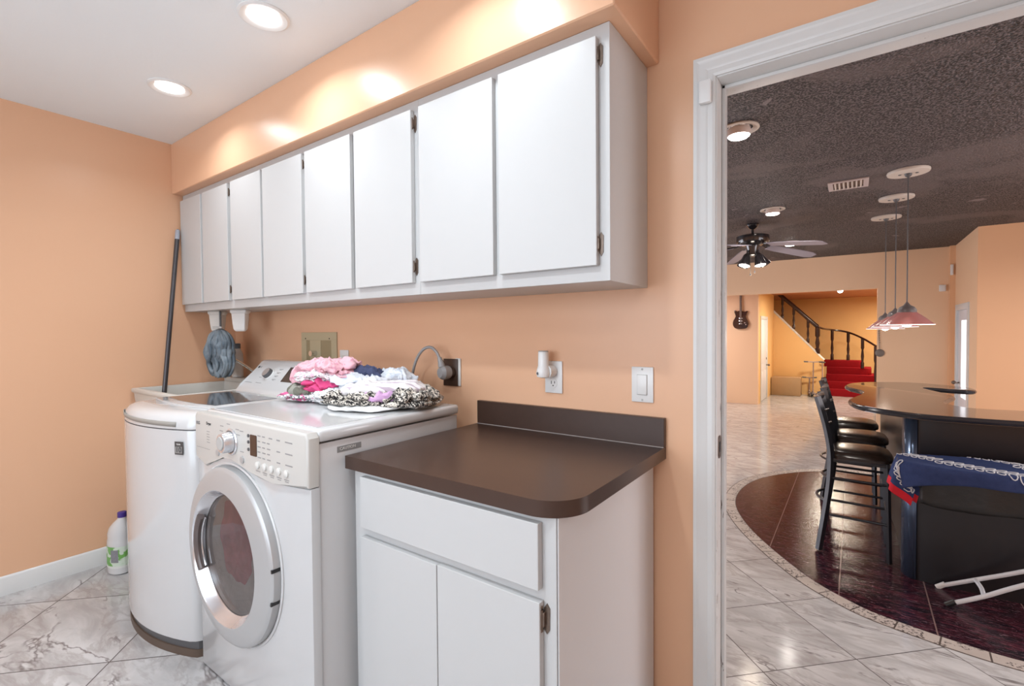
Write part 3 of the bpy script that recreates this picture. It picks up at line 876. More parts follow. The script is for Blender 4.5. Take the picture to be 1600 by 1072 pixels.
# mop head hanging in the corner
def mop():
    c = Vector((-3.165, 1.355, 1.290)); b = MB(); r2 = random.Random(11)
    for k in range(74):
        a = 2 * pi * k / 74 + r2.uniform(-.05, .05); lay = r2.uniform(.45, 1.0)
        wx = .122 * lay * (1 + .1 * r2.random()); wy = .045 * lay
        le = .265 * (0.86 + .2 * r2.random())
        px, py = math.cos(a), math.sin(a)
        sw = r2.uniform(-.016, .016)
        pts = [c + Vector((px * .020, py * .012, -.002)), c + Vector((px * wx * .72, py * wy * .7, -.018 - .02 * r2.random())), c + Vector((px * wx * 1.0 + sw, py * wy, -.075)),
               c + Vector((px * wx * 1.08 - sw * 2, py * wy * 1.15, -.135)), c + Vector((px * wx * .98 + sw * 2, py * wy, -.20)), c + Vector((px * wx * .66, py * wy * .8, -le)),
               c + Vector((px * wx * .50 - sw, py * wy * .4, -le + .055))]
        b.tube(smooth_open(pts, 4), [.0092 + .0028 * r2.random()] * (4 * 6 + 1), 7)
    return b
t = thing('mop', 'grey blue strand mop head hanging in the corner behind the sink', 'mop', (-3.155, 1.355, 1.03))
def mopmat():
    q = NT('mop yarn'); n1 = q.noise(30, 4, .6, q.obj()); n2 = q.noise(9, 3, .6, q.obj())
    q.set(Base_Color=q.mix(q.ramp(n2, .35, .65), (.10, .13, .16), (.25, .30, .34)), Roughness=.9); q.bump(n1, .6, .004); return q.m
MB_m = mop(); MB_m.build('strands', mopmat(), t, angle=70)
MB().lathe([(.020, -.012), (.024, 0), (.020, .010), (.010, .016), (.0001, .017)], (-3.155, 1.355, 1.287), 'Z', 20).build('socket', m_darkgrey, t)
MB().tube([(-3.155, 1.355, 1.315), (-3.155, 1.355, 1.4105)], .006, 10).build('hanging_cord', m_darkgrey, t)

# two tapered plastic brackets under the corner cabinet
for (x, y, lab, ribs) in [(-3.212, 1.365, 'tapered white plastic bracket under the corner cabinet, left of the pair', True), (-2.955, 1.380, 'tapered white plastic bracket under the corner cabinet, right of the pair', False)]:
    t = thing('plastic_bracket', lab, 'bracket', (x, y, 1.4105), 'white brackets under the corner cabinet')
    b = MB(); sec = []
    for (z, hw, hd) in [(1.4105, .050, .024), (1.392, .050, .024), (1.390, .044, .021), (1.330, .040, .018), (1.295, .036, .015), (1.284, .026, .010)]:
        sec.append([b.bm.verts.new((x + sx * hw + 0, y + sy * hd, z)) for sx, sy in ((-1, -1), (1, -1), (1, 1), (-1, 1))])
    for A, B in zip(sec, sec[1:]):
        for k in range(4): b.bm.faces.new((A[k], A[(k + 1) % 4], B[(k + 1) % 4], B[k]))
    b.bm.faces.new(sec[0]); b.bm.faces.new(sec[-1][::-1])
    bmesh.ops.bevel(b.bm, geom=b.bm.edges[:], offset=.004, segments=2, affect='EDGES', profile=.5)
    b.xf(Matrix.Translation((x, y, 0)) @ Matrix.Rotation(math.radians(28), 4, 'Z') @ Matrix.Translation((-x, -y, 0)))
    b.build('shell', m_whiteplastic if not ribs else m_ltbisque, t)
    if ribs:
        b = MB(); b.box(x - .022, x + .022, y - .0195, y - .014, 1.306, 1.309); b.box(x - .022, x + .022, y - .0195, y - .014, 1.314, 1.317)
        b.xf(Matrix.Translation((x, y, 0)) @ Matrix.Rotation(math.radians(28), 4, 'Z') @ Matrix.Translation((-x, -y, 0)))
        b.build('rib', m_grey_plastic, t)

# bottle of cleaner on the floor
t = thing('cleaner_bottle', 'clear white jug with green label and purple cap on floor left of washer', 'bottle', (-3.28, .88, FZ))
bx, by = -3.285, .872
def jug(b, prof, shift):
    rings = []
    for (z, rx, ry, ox) in prof:
        rings.append([b.bm.verts.new((bx + ox + rx * math.cos(2 * pi * k / 32), by + ry * math.sin(2 * pi * k / 32), z)) for k in range(32)])
    for A, B in zip(rings, rings[1:]):
        for k in range(32): b.bm.faces.new((A[k], A[(k + 1) % 32], B[(k + 1) % 32], B[k]))
    b.bm.faces.new(rings[0][::-1]); b.bm.faces.new(rings[-1])
    return b
z = FZ
jug(MB2 := MB(), [(z, .060, .045, 0), (z + .008, .072, .052, 0), (z + .035, .074, .054, 0), (z + .150, .074, .054, 0), (z + .178, .073, .053, 0), (z + .188, .070, .051, .002), (z + .215, .072, .052, .004),
                  (z + .245, .066, .046, .010), (z + .275, .042, .034, .028), (z + .300, .022, .020, .045), (z + .312, .018, .018, .048)], 0)
MB2.build('body', mat('milky plastic', (.66, .66, .66), .25, var=.03), t)
b = MB(); b.lathe([(.020, 0), (.020, .026), (.017, .028)], (bx + .048, by, z + .310), 'Z', 20); b.build('cap', mat('purple cap', (.06, .03, .22), .4), t)
def labelmat():
    q = NT('green and white bottle label')
    sp = q.n('ShaderNodeSeparateXYZ'); q.l(q.obj(), sp.inputs[0])
    n1 = q.noise(22, 3, .5, q.obj(), .8)
    c = q.mix(q.ramp(n1, .46, .50), (.62, .72, .60), (.17, .42, .10))
    lowt = q.math('LESS_THAN', sp.outputs[2], .052)
    c = q.mix(lowt, c, (.70, .72, .68))
    q.set(Base_Color=c, Roughness=.4); return q.m
b = MB(); A = []; B = []
for k in range(33):
    a = 2 * pi * k / 32
    A.append(b.bm.verts.new((bx + .0752 * math.cos(a), by + .0552 * math.sin(a), z + .040))); B.append(b.bm.verts.new((bx + .0752 * math.cos(a), by + .0552 * math.sin(a), z + .155)))
for k in range(32): b.bm.faces.new((A[k], A[k + 1], B[k + 1], B[k]))
lbl = b.build('label', labelmat(), t)
def arcpatch(a0, a1, z0, z1, e=.0010, n=6):
    b = MB(); A = []; B = []
    for k in range(n + 1):
        a = math.radians(a0 + (a1 - a0) * k / n)
        A.append(b.bm.verts.new((bx + (.0752 + e) * math.cos(a), by + (.0552 + e) * math.sin(a), z0))); B.append(b.bm.verts.new((bx + (.0752 + e) * math.cos(a), by + (.0552 + e) * math.sin(a), z1)))
    for k in range(n): b.bm.faces.new((A[k], A[k + 1], B[k + 1], B[k]))
    return b
arcpatch(-62, -28, z + .072, z + .140).build('fine_print', mat('grey print', (.24, .24, .26), .5, var=.6, vscale=260), lbl)
arcpatch(-150, -118, z + .085, z + .120).build('logo_patch', mat('white badge', (.65, .66, .70), .5), lbl)
arcpatch(-142, -124, z + .096, z + .108, .0016).build('logo_patch', mat('navy print', (.08, .09, .2), .5), lbl)

# ------------------------------------------------------------------ fittings on the back wall
t = thing('laundry_outlet_box', 'beige recessed washer supply box in the wall above the console', 'wall box', (-2.467, WY, 1.16))
x0, x1, z0, z1 = -2.642, -2.300, 1.085, 1.274
b = MB()
for (a, c, e, f) in [(x0, x1, z1 - .045, z1), (x0, x1, z0, z0 + .03), (x0, x0 + .05, z0 + .03, z1 - .045), (x1 - .05, x1, z0 + .03, z1 - .045)]:
    b.box(a, c, WY - .007, WY, e, f, .001, 1)
fr_ = b.build('frame', m_tan, t)
b = MB(); b.box(x0 + .05, x1 - .05, WY - .004, WY - .001, z0 + .03, z1 - .045)
rec = b.build('recess', m_tandark, t)
MB().box(x0 + .085, (x0 + x1) / 2 + .02, WY - .0055, WY - .0035, z0 + .03, z1 - .045).build('divider', m_tan, t)
b = MB()
for x in (x0 + .045, x1 - .065): MB().cyl((x, WY - .009, z1 - .035), (x, WY - .006, z1 - .035), .0035, n=12).build('screw', m_inkdark, fr_)

MB().cyl((-2.50, WY - .04, 1.155), (-2.50, WY - .004, 1.155), .016, n=16).build('valve', m_chrome, t)

def wallplate(x, z, w_=.075, h_=.119):
    return MB().box(x - w_ / 2, x + w_ / 2, WY - .0065, WY - .0005, z - h_ / 2, z + h_ / 2, .0025, 2)
t = thing('switch_plate', 'white switch plate half hidden behind the clothes pile', 'wall switch', (-2.236, WY, 1.125))
pl = wallplate(-2.236, 1.118).build('plate', m_whiteplastic, t)
MB().box(-2.253, -2.219, WY - .0095, WY - .006, 1.085, 1.150, .001).build('rocker', m_ltbisque, t)
t = thing('light_switch', 'white rocker light switch on the peach wall near the door casing', 'wall switch', (-.584, WY, 1.085))
pl = wallplate(-.584, 1.085, .076, .120).build('plate', m_whiteplastic, t)
MB().box(-.602, -.566, WY - .0078, WY - .006, 1.050, 1.119, .0006).build('rocker_frame', m_grey_plastic, t)
MB().box(-.6005, -.5675, WY - .0115, WY - .006, 1.0515, 1.1175, .0015).build('rocker', m_whiteplastic, t)
for z_ in (1.137, 1.033):
    MB().cyl((-.584, WY - .0080, z_), (-.584, WY - .006, z_), .0035, n=12).build('screw', m_grey_plastic, t)
t = thing('outlet', 'white duplex outlet on the wall above the dark worktop', 'outlet', (-.932, WY, 1.094))
wallplate(-.932, 1.094, .076, .122).build('plate', m_whiteplastic, t)
for z_ in (1.071, 1.118):
    r_ = MB().lathe([(.0175, WY - .0065), (.0172, WY - .0090), (.0001, WY - .0092)], (-.932, 0, z_), 'Y', 24, cap=False).build('socket', m_whiteplastic, t)
    b = MB(); b.box(-.9405, -.9380, WY - .0098, WY - .0088, z_ - .003, z_ + .009); b.box(-.9265, -.9240, WY - .0098, WY - .0088, z_ - .001, z_ + .008); b.cyl((-.932, WY - .0098, z_ - .009), (-.932, WY - .0088, z_ - .009), .0026, n=10)
    b.build('slots', m_black, r_)
t = thing('plug_in_freshener', 'white cylindrical plug-in night light in the upper outlet socket', 'night light', (-.948, 1.54, 1.13))
b = MB(); b.lathe([(.012, 0), (.024, .004), (.0275, .018), (.025, .030), (.0205, .045), (.0195, .094), (.018, .098), (.0001, .099)], (-.948, 1.530, 1.094), 'Z', 32)
bb = b.build('body', m_whiteplastic, t)
MB().cyl((-.940, 1.535, 1.117), (-.934, WY - .0095, 1.117), .026, .022, n=28).build('plug', m_whiteplastic, t)
MB().cyl((-.957, 1.5085, 1.112), (-.958, 1.5035, 1.111), .006, .005, n=16).build('sensor', mat('grey lens', (.12, .13, .14), .2), bb)
MB().lathe([(.0195, 0), (.0178, .0035), (.0001, .004)], (-.948, 1.530, 1.192), 'Z', 24, cap=False).build('top_vent', m_grey_plastic, bb)

t = thing('dryer_outlet', 'brown wall receptacle for the dryer on the peach wall', 'outlet', (-1.445, WY, 1.09))
wallplate(-1.418, 1.092, .030, .122).build('back_plate', m_ltbisque, t)
MB().box(-1.500, -1.416, WY - .012, WY - .0005, 1.030, 1.150, .002).build('plate', m_brownplate, t)
MB().cyl((-1.452, WY - .030, 1.092), (-1.452, WY - .010, 1.092), .027, n=28).build('receptacle', m_brownplate, t)
t = thing('power_lead', 'grey dryer power cord arching into the wall receptacle above the clothes', 'cord', (-1.47, 1.5, 1.09))
b = MB()
pl = MB(); pl.tube([(-1.462, WY - .075, 1.092), (-1.458, WY - .062, 1.092), (-1.455, WY - .030, 1.092)], [.022, .031, .029], 28).build('plug', m_steelgrey, t)
MB().tube([(-1.463, WY - .060, 1.118), (-1.468, WY - .062, 1.142), (-1.474, WY - .063, 1.158)], [.016, .012, .009], 14).build('strain_relief', m_steelgrey, t)
cord = smooth_open([(-1.474, 1.519, 1.156), (-1.490, 1.515, 1.185), (-1.520, 1.508, 1.203), (-1.560, 1.500, 1.188), (-1.595, 1.492, 1.135), (-1.615, 1.487, 1.05), (-1.618, 1.486, .95), (-1.60, 1.48, .80)], 8)
MB().tube(cord, .0065, 10).build('cable', m_steelgrey, t)

# ------------------------------------------------------------------ clothes on the dryer
def garment(name, label, c, rx, ry, h, rot, seed, material, folds=3, rough_amp=.16, crease=1.0, tilt=(0, 0), power=2.6, group='clothes piled on the dryer'):
    NU, NV = 110, 44
    def fn(u, v):
        a = u * 2 * pi; ph = (v - .5) * pi
        ca, sa = math.cos(a), math.sin(a); cp, sp_ = math.cos(ph), math.sin(ph)
        e = 2 / power
        sgn = lambda q: (1 if q >= 0 else -1)
        x = sgn(ca) * abs(ca) ** e; y = sgn(sa) * abs(sa) ** e
        R_ = abs(cp) ** .45
        zz = sgn(sp_) * abs(sp_) ** .8
        # outline of the pile edge, wavy and different in each layer
        layer = math.floor((zz * .5 + .5) * folds * .999)
        n0 = noise.noise((ca * 1.4 + seed, sa * 1.4, layer * 2.7))
        n1_ = noise.noise((ca * 3.6, sa * 3.6 + seed, layer * 1.9 + 9))
        n2_ = noise.noise((ca * 9 + seed, sa * 9, zz * 3.0))
        k = 1 + rough_amp * (1.5 * n0 + 1.0 * n1_ + .35 * n2_)
        fr = ((zz * .5 + .5) * folds + .35 * n1_) % 1.0
        pinch = 1 - .20 * (1 - math.sin(pi * fr)) ** 2 if v > .04 else 1
        X = x * R_ * rx * k * pinch; Y = y * R_ * ry * k * pinch
        q1 = noise.noise((X * 22 + seed, Y * 8, seed)); q2 = noise.noise((X * 9 + 5, Y * 26 + seed, seed * .7)); q3 = noise.noise((X * 55, Y * 45, seed + 3)); q4 = noise.noise((X * 7 + 2, Y * 7 + seed, 3.3))
        cr = (-abs(q1) * .9 - abs(q2) * .8 + .45 + q3 * .18 + q4 * .7)
        Z = (zz * .5 + .5) * h
        Z += cr * .030 * crease * max(0, zz * .5 + .5) ** .8
        Z += tilt[0] * X + tilt[1] * Y
        Z = max(Z, 0.0)
        cr_, sr_ = math.cos(rot), math.sin(rot)
        return Vector((c[0] + X * cr_ - Y * sr_, c[1] + X * sr_ + Y * cr_, c[2] + Z))
    b = MB(); b.grid(fn, NU, NV)
    bmesh.ops.remove_doubles(b.bm, verts=b.bm.verts[:], dist=.0004)
    o = thing(name, label, 'clothing', (c[0], c[1], c[2]), group)
    o2 = b.build('cloth', material, o, angle=75)
    return o
TZ = DZT + .0045
m_pink = print_mat('pale pink cotton', ((.80, .46, .52), (.66, .30, .38)), 40, thr=(.36, .5))
m_hotpink = mat('hot pink cotton', (.62, .06, .20), .85, var=.2, vscale=25)
m_whiteflor = print_mat('white floral cotton', ((.78, .76, .77), (.20, .18, .20), (.75, .40, .50)), 110)
m_multi = print_mat('pink grey and white print', ((.80, .78, .78), (.08, .09, .11), (.62, .12, .28)), 75, thr=(.44, .5))
m_navywhite = print_mat('white knit', ((.72, .75, .80), (.55, .60, .68)), 30, thr=(.40, .5))
m_navy = mat('navy cotton', (.045, .055, .12), .85, var=.2, vscale=30)
m_whitedot = print_mat('white speckled cotton', ((.76, .76, .77), (.16, .18, .20)), 150, thr=(.40, .5))
m_stripe = stripe_mat('white and lilac striped cotton', (.80, .77, .78), (.52, .43, .50), 26, .18, 1.0)
m_lilac = mat('lilac trim cotton', (.60, .36, .60), .85, var=.2)
m_zebra = print_mat('black and cream animal print', ((.72, .66, .58), (.025, .022, .022)), 70, stretch=(1, 2.2, 1), thr=(.50, .5), rot=.6)
m_greyolive = stripe_mat('grey olive waistband', (.16, .16, .13), (.30, .30, .26), 12, .5, .4)
m_whitecot = mat('white cotton', (.82, .82, .81), .85, var=.05)
garment('printed_top', 'pink, grey and white printed garment at the bottom left of the pile', (-1.900, 1.225, TZ), .165, .110, .050, .15, 1.3, m_multi, 3, .2)
garment('hot_pink_shorts', 'crumpled hot pink shorts in the middle of the pink pile', (-1.865, 1.225, TZ + .040), .125, .095, .060, .1, 5.2, m_hotpink, 2, .2)
garment('olive_shorts', 'grey olive shorts tucked under the pink clothes at the left', (-1.930, 1.160, TZ + .022), .075, .055, .045, .1, 8.2, m_greyolive, 1, .15)
garment('floral_top', 'small white floral top between the pale pink shirt and hot pink shorts', (-1.880, 1.230, TZ + .080), .115, .095, .040, .2, 6.4, m_whiteflor, 2, .2)
garment('pink_shirt', 'pale pink shirt crumpled on top of the left pile', (-1.900, 1.262, TZ + .088), .150, .105, .085, .05, 2.1, m_pink, 2, .22, 1.3)
garment('pink_sleeve_shirt', 'second pale pink shirt hanging over the left side of the pile', (-2.010, 1.250, TZ + .045), .060, .085, .095, .3, 3.3, m_pink, 1, .25, 1.3)
garment('speckled_shirt', 'white grey speckled shirt at the bottom middle of the pile', (-1.690, 1.225, TZ), .155, .110, .060, .1, 4.4, m_whitedot, 2, .2, 1.2)
garment('white_shirt', 'bluish white shirt crumpled in the middle of the pile', (-1.715, 1.290, TZ + .045), .155, .105, .060, .1, 7.7, m_navywhite, 2, .25, 1.6)
garment('navy_top', 'small navy top on the bluish white shirt', (-1.730, 1.335, TZ + .082), .090, .065, .040, .2, 9.1, m_navy, 1, .3, 1.6)
garment('white_sleeves', 'folded white cloth behind the navy top', (-1.650, 1.390, TZ + .055), .130, .045, .060, .0, 12.1, m_navywhite, 1, .3, 1.6)
garment('white_folded_shirt', 'flat folded white shirt at the front edge under the patterned clothes', (-1.515, 1.165, TZ), .140, .095, .020, .40, 10.4, m_whitecot, 1, .05, .4)
garment('animal_print_blouse', 'black and cream animal print blouse folded at the right of the pile', (-1.430, 1.300, TZ + .002), .120, .135, .062, .45, 11.3, m_zebra, 2, .14, 1.0)
garment('animal_print_skirt', 'black and cream printed garment under the striped shirt at the front', (-1.555, 1.150, TZ + .014), .140, .075, .042, .35, 13.9, m_zebra, 2, .16, 1.0)
garment('striped_shirt', 'white and lilac striped shirt laid on the animal print clothes', (-1.530, 1.270, TZ + .038), .165, .125, .055, .75, 14.2, m_stripe, 1, .10, .7, power=4.0)
garment('lilac_top', 'small lilac cloth peeking out below the striped shirt', (-1.445, 1.185, TZ + .030), .070, .040, .030, .8, 15.2, m_lilac, 1, .2)

# ------------------------------------------------------------------ far room: bar
BT = .73
bar_pts = [(.093, 4.131), (.225, 4.024), (.378, 3.955), (.60, 3.945), (.90, 3.965), (1.30, 4.02), (1.70, 4.15), (1.95, 4.35), (1.95, 4.75), (1.62, 4.78), (1.25, 4.52),
           (.90, 4.455), (.655, 4.425), (.560, 4.55), (.535, 4.704), (.585, 4.93), (.640, 5.15), (.600, 5.38), (.508, 5.70), (.56, 5.80), (.78, 5.70), (.86, 5.78), (.84, 5.98), (.721, 6.115), (.449, 6.25), (.188, 6.137), (.055, 6.019), (-.024, 5.864), (-.058, 5.639),
           (-.03, 5.44), (.045, 5.27), (.072, 5.13), (.060, 4.95), (.018, 4.74), (-.021, 4.50), (.010, 4.27)]
t = thing('bar_counter', 'curved black bar with glossy top in the room beyond the doorway', 'bar', (.6, 4.7, FF))
bp = smooth_closed(bar_pts, 5)
MB().prism(bp, BT - .038, BT, 'XY', .004, 2).build('bar_top', m_bartop, t)
rim = [Vector((x, y, BT - .019)) for x, y in bp]; rim.append(rim[0])
MB().tube(rim, .0165, 8, cap=False).build('edge_trim', m_baredge, t)
body = [(.300, 4.165), (.283, 4.235), (.282, 4.40), (.288, 4.75), (.285, 5.15), (.262, 5.50), (.228, 5.80), (.222, 6.00), (.36, 6.06), (.46, 5.95), (.50, 5.75), (.42, 5.30), (.44, 4.85), (.50, 4.36), (.9, 4.30), (1.3, 4.36), (1.7, 4.5), (1.8, 4.35), (1.60, 4.24), (1.25, 4.14), (.9, 4.115), (.60, 4.11), (.40, 4.115), (.335, 4.128)]
bb_ = smooth_closed(body, 4)
MB().prism(bb_, FF, BT - .038, 'XY').build('body', m_barwood, t)
b = MB(); qs = [Vector((.345, 4.120, 0)), Vector((.312, 4.138, 0)), Vector((.290, 4.168, 0)), Vector((.276, 4.21, 0))]
A = [b.bm.verts.new((p.x - .004, p.y - .006, FF)) for p in qs]; B = [b.bm.verts.new((p.x - .004, p.y - .006, BT - .04)) for p in qs]
for k in range(3): b.bm.faces.new((A[k], A[k + 1], B[k + 1], B[k]))
b.build('corner_sheen', mat('blue grey corner sheen', (.12, .17, .27), .22, .7), t, solid=.003, angle=80)  # bluish sheen of the bar corner, put into the colour of a strip
# small shelf standing over the far arm of the bar
# ------------------------------------------------------------------ bar stools
def make_stool():
    X, Y = 0.0, 0.0
    root = thing('bar_stool', 'x', 'bar stool', (X, Y, FF), 'black bar stools along the bar')
    hw, zs = .200, .375
    pad = MB()
    def seatfn(u, v):
        a = u * 2 * pi; r = v
        ca, sa = math.cos(a), math.sin(a)
        e = 2 / 3.4; s_ = lambda q: (1 if q >= 0 else -1)
        x = s_(ca) * abs(ca) ** e * r; y = s_(sa) * abs(sa) ** e * r
        wid = .212 + .018 * x
        return Vector((.035 + .205 * x, wid * y, zs - .042 + .048 * (1 - r ** 4) ** .5 if r < 1 else zs - .042))
    pad.grid(seatfn, 56, 12)
    pad.prism([(.035 + .205 * math.copysign(abs(math.cos(a)) ** .59, math.cos(a)), (.212 + .018 * math.cos(a)) * math.copysign(abs(math.sin(a)) ** .59, math.sin(a))) for a in [2 * pi * k / 56 for k in range(56)]], zs - .062, zs - .0421, 'XY')
    pad.build('seat', m_vinyl, root, angle=60)
    MB().box(-.145, .215, -.195, .195, zs - .090, zs - .062, .003).build('seat_frame', m_blackmetal, root)
    for s_ in (-1, 1):
        MB().tube([(.200, s_ * .185, zs - .065), (.215, s_ * .195, FF + .012)], .0165, 4).build('leg', m_blackmetal, root)
        pts = [(-.205, s_ * .200, FF + .012), (-.150, s_ * .190, 0.02), (-.135, s_ * .186, .20), (-.135, s_ * .185, .36), (-.165, s_ * .185, .55), (-.220, s_ * .185, .765)]
        MB().tube(smooth_open(pts, 6), .029, 4, squash=(1.1, .8)).build('rear_leg', m_blackmetal, root)
        for z_ in (.165, -.115):
            MB().tube([(-.14, s_ * .190, z_), (.20, s_ * .190, z_ - .004)], .0095, 8).build('side_rung', m_blackmetal, root)
    for x_, z_ in ((.208, -.060), ):
        MB().tube([(x_, -.19, z_), (x_, .19, z_)], .011, 8).build('foot_rest', m_blackmetal, root)
    arc = [(-.155 - .075 * math.sin(pi * k / 12), -.19 + .38 * k / 12, -.02) for k in range(13)]
    MB().tube(arc, .010, 8).build('rear_rung', m_blackmetal, root)
    for z_, xo in ((.735, -.200), (.62, -.165), (.52, -.145)):
        arc = [(xo - .030 * math.sin(pi * k / 12), -.185 + .37 * k / 12, z_) for k in range(13)]
        hgt = 2.6 if z_ > .7 else 1.2
        MB().tube(arc, .011, 8, squash=(1, hgt)).build('back_slat', m_blackmetal, root)
    return root
st = make_stool()
for i, (x, y, lab) in enumerate([(-.005, 4.46, 'nearest black metal bar stool with dark vinyl seat, beside the bar corner'), (.0, 5.13, 'middle black metal bar stool of the three along the bar'), (-.045, 5.84, 'farthest black metal bar stool of the three along the bar')]):
    o = st if i == 0 else copy_tree(st)
    o.location = (x, y, FF); o['label'] = lab

# the stool parts were modelled in room height, shift them to the floor-based origin
# (origin() already handled z because the root sat at the floor)

# ------------------------------------------------------------------ ironing board with towel
t = thing('ironing_board', 'ironing board with black cover and white tube legs before the bar', 'ironing board', (1.0, 3.78, FF))
zt = .492; tipx = .215; yc = 3.755; hwid = .175
def halfw(x):
    q = max(0.0, min(1.0, (x - tipx) / .42)); return hwid * math.sqrt(max(0, 1 - (1 - q) ** 2.2))
outl = [(tipx + 1.65 * (k / 30) ** 1.6, yc - halfw(tipx + 1.65 * (k / 30) ** 1.6)) for k in range(31)]
poly = outl + [(x, 2 * yc - y) for x, y in outl[::-1][:-1]]
MB().prism(poly, zt - .040, zt - .012, 'XY', .006, 2).build('board', m_blackcloth, t)
b = MB()   # cover skirt
def skirt(u, v):
    x = tipx + .10 + u * 1.45; y = yc - max(halfw(x), .05) - .006 - .006 * math.sin(u * 40) * v
    return Vector((x, y, zt - .02 - v * (.215 + .008 * math.sin(u * 17))))
b.grid(skirt, 80, 8); b.build('cover', m_blackcloth, t, solid=.004)
def leg(name, pts, r=.0125): return MB().tube(smooth_open(pts, 5), r, 12).build(name, m_whitemetal, t)
l1 = leg('leg', [(.452, 4.07, FF + .014), (.62, 4.045, -.285), (.84, 3.99, -.140), (1.3, 3.87, .19), (1.62, 3.80, zt - .05)])
l2 = leg('leg', [(.470, 3.835, FF + .014), (.62, 3.845, -.300), (.80, 3.83, -.165), (1.3, 3.80, .17), (1.6, 3.76, zt - .05)])
leg('cross_bar', [(.618, 4.045, -.286), (.628, 3.94, -.288), (.625, 3.848, -.298)], .0115)
for (x, y, pp) in ((.452, 4.07, l1), (.470, 3.835, l2)):
    MB().tube([(x - .012, y, FF + .003), (x + .030, y, FF + .036)], .0155, 12).build('foot_cap', m_whiteplastic if y > 4 else m_black, pp)

# towel
s0_, slen, twid = .215, 1.75, .62
def towel(s, tt, lift=0.0):
    """s along the board from the left hem, tt across from the near hem"""
    hang_l = max(0.0, s0_ - s)
    xx = tipx + .012 + max(0.0, s - s0_) - .004
    hwx = max(halfw(xx + .03), .055) + .012
    t2 = tt - .27                      # 0 at the middle line of the board
    over = abs(t2) - hwx
    side = -1 if t2 < 0 else 1
    if over > 0: y = yc + side * (hwx + .012 * min(1, over / .03) + .004 * math.sin(s * 21 + 1)); dz = over * .97
    else: y = yc + t2; dz = 0
    x = xx - (hang_l ** .8) * .16 + .006 * math.sin(tt * 30) * min(1, hang_l * 10)
    if hang_l > 0 and over > 0:
        x += over * .55 * min(1, hang_l / .1); dz *= 1 - .55 * min(1, hang_l / .1)
    z = zt - .006 - dz - hang_l * .86 + .002 * noise.noise((s * 6, tt * 6, 2))
    if dz == 0 and hang_l == 0:
        z += .003 * math.sin(s * 9 + tt * 6)
    y += .010 * noise.noise((s * 5, tt * 3, 7)) * min(1, max(over, 0) * 12)
    return Vector((x, y, z))
tw = thing('towel', 'navy beach towel with white rope print and red hem on the ironing board', 'towel', (tipx, yc, zt))
m_tow = mat('navy terry cloth', (.030, .046, .125), .85, var=.3, vscale=25, bump=.5, bscale=300, bdist=.003, spec=.15)
m_towred = mat('red hem cloth', (.52, .02, .035), .8, var=.15, vscale=25, bump=.4, bscale=300, bdist=.002, spec=.15)
m_rope = mat('white rope print', (.55, .56, .60), .85, var=.2, vscale=20)
b = MB(); b.grid(lambda u, v: towel(.055 + u * (slen - .055), v * twid), 170, 60); b.build('cloth', m_tow, tw, angle=80, solid=.004)
b = MB(); b.grid(lambda u, v: towel(u * .055, v * twid), 8, 60); b.build('hem', m_towred, tw, angle=80, solid=.004)
b = MB()
def strand(c0, c1, n_, wd):
    """a two-ply rope drawn as a chain of slanted loops from c0 to c1, in cloth coordinates"""
    c0 = Vector((*c0, 0)); c1 = Vector((*c1, 0)); d_ = (c1 - c0); L_ = d_.length; d_.normalize(); nn = Vector((-d_.y, d_.x, 0))
    for k in range(n_):
        m_ = c0 + d_ * (L_ * (k + .5) / n_)
        for sd in (-1, 1):
            cc = m_ + nn * sd * wd * .5 + d_ * sd * L_ / n_ * .25
            loop = []
            for j in range(13):
                a = 2 * pi * j / 12
                loc = Vector((math.cos(a) * wd * .62, math.sin(a) * L_ / n_ * .34, 0))
                ang = .6 * sd
                q = nn * (loc.x * math.cos(ang) - loc.y * math.sin(ang)) + d_ * (loc.x * math.sin(ang) + loc.y * math.cos(ang))
                p = towel(max(.07, cc.x + q.x), max(.012, min(twid - .01, cc.y + q.y)))
                # lift off the cloth, outwards
                e1 = towel(cc.x + q.x + .004, cc.y + q.y) - p; e2 = towel(cc.x + q.x, cc.y + q.y + .004) - p
                nrm = e1.cross(e2); nrm = nrm.normalized() if nrm.length > 1e-9 else Vector((0, 0, 1))
                loop.append(p + nrm * .0012)
            b.tube(loop, .0030, 5, cap=False)
strand((.085, .03), (.20, .20), 6, .044)
strand((.12, .45), (.40, .30), 8, .044)
strand((.40, .27), (.80, .06), 10, .050)
strand((.75, .36), (.98, .10), 8, .050)
strand((.80, .10), (1.15, .17), 8, .050)
strand((.55, .50), (.90, .38), 9, .044)
tag(b.build('rope_print', m_rope, tw), kind='stuff')

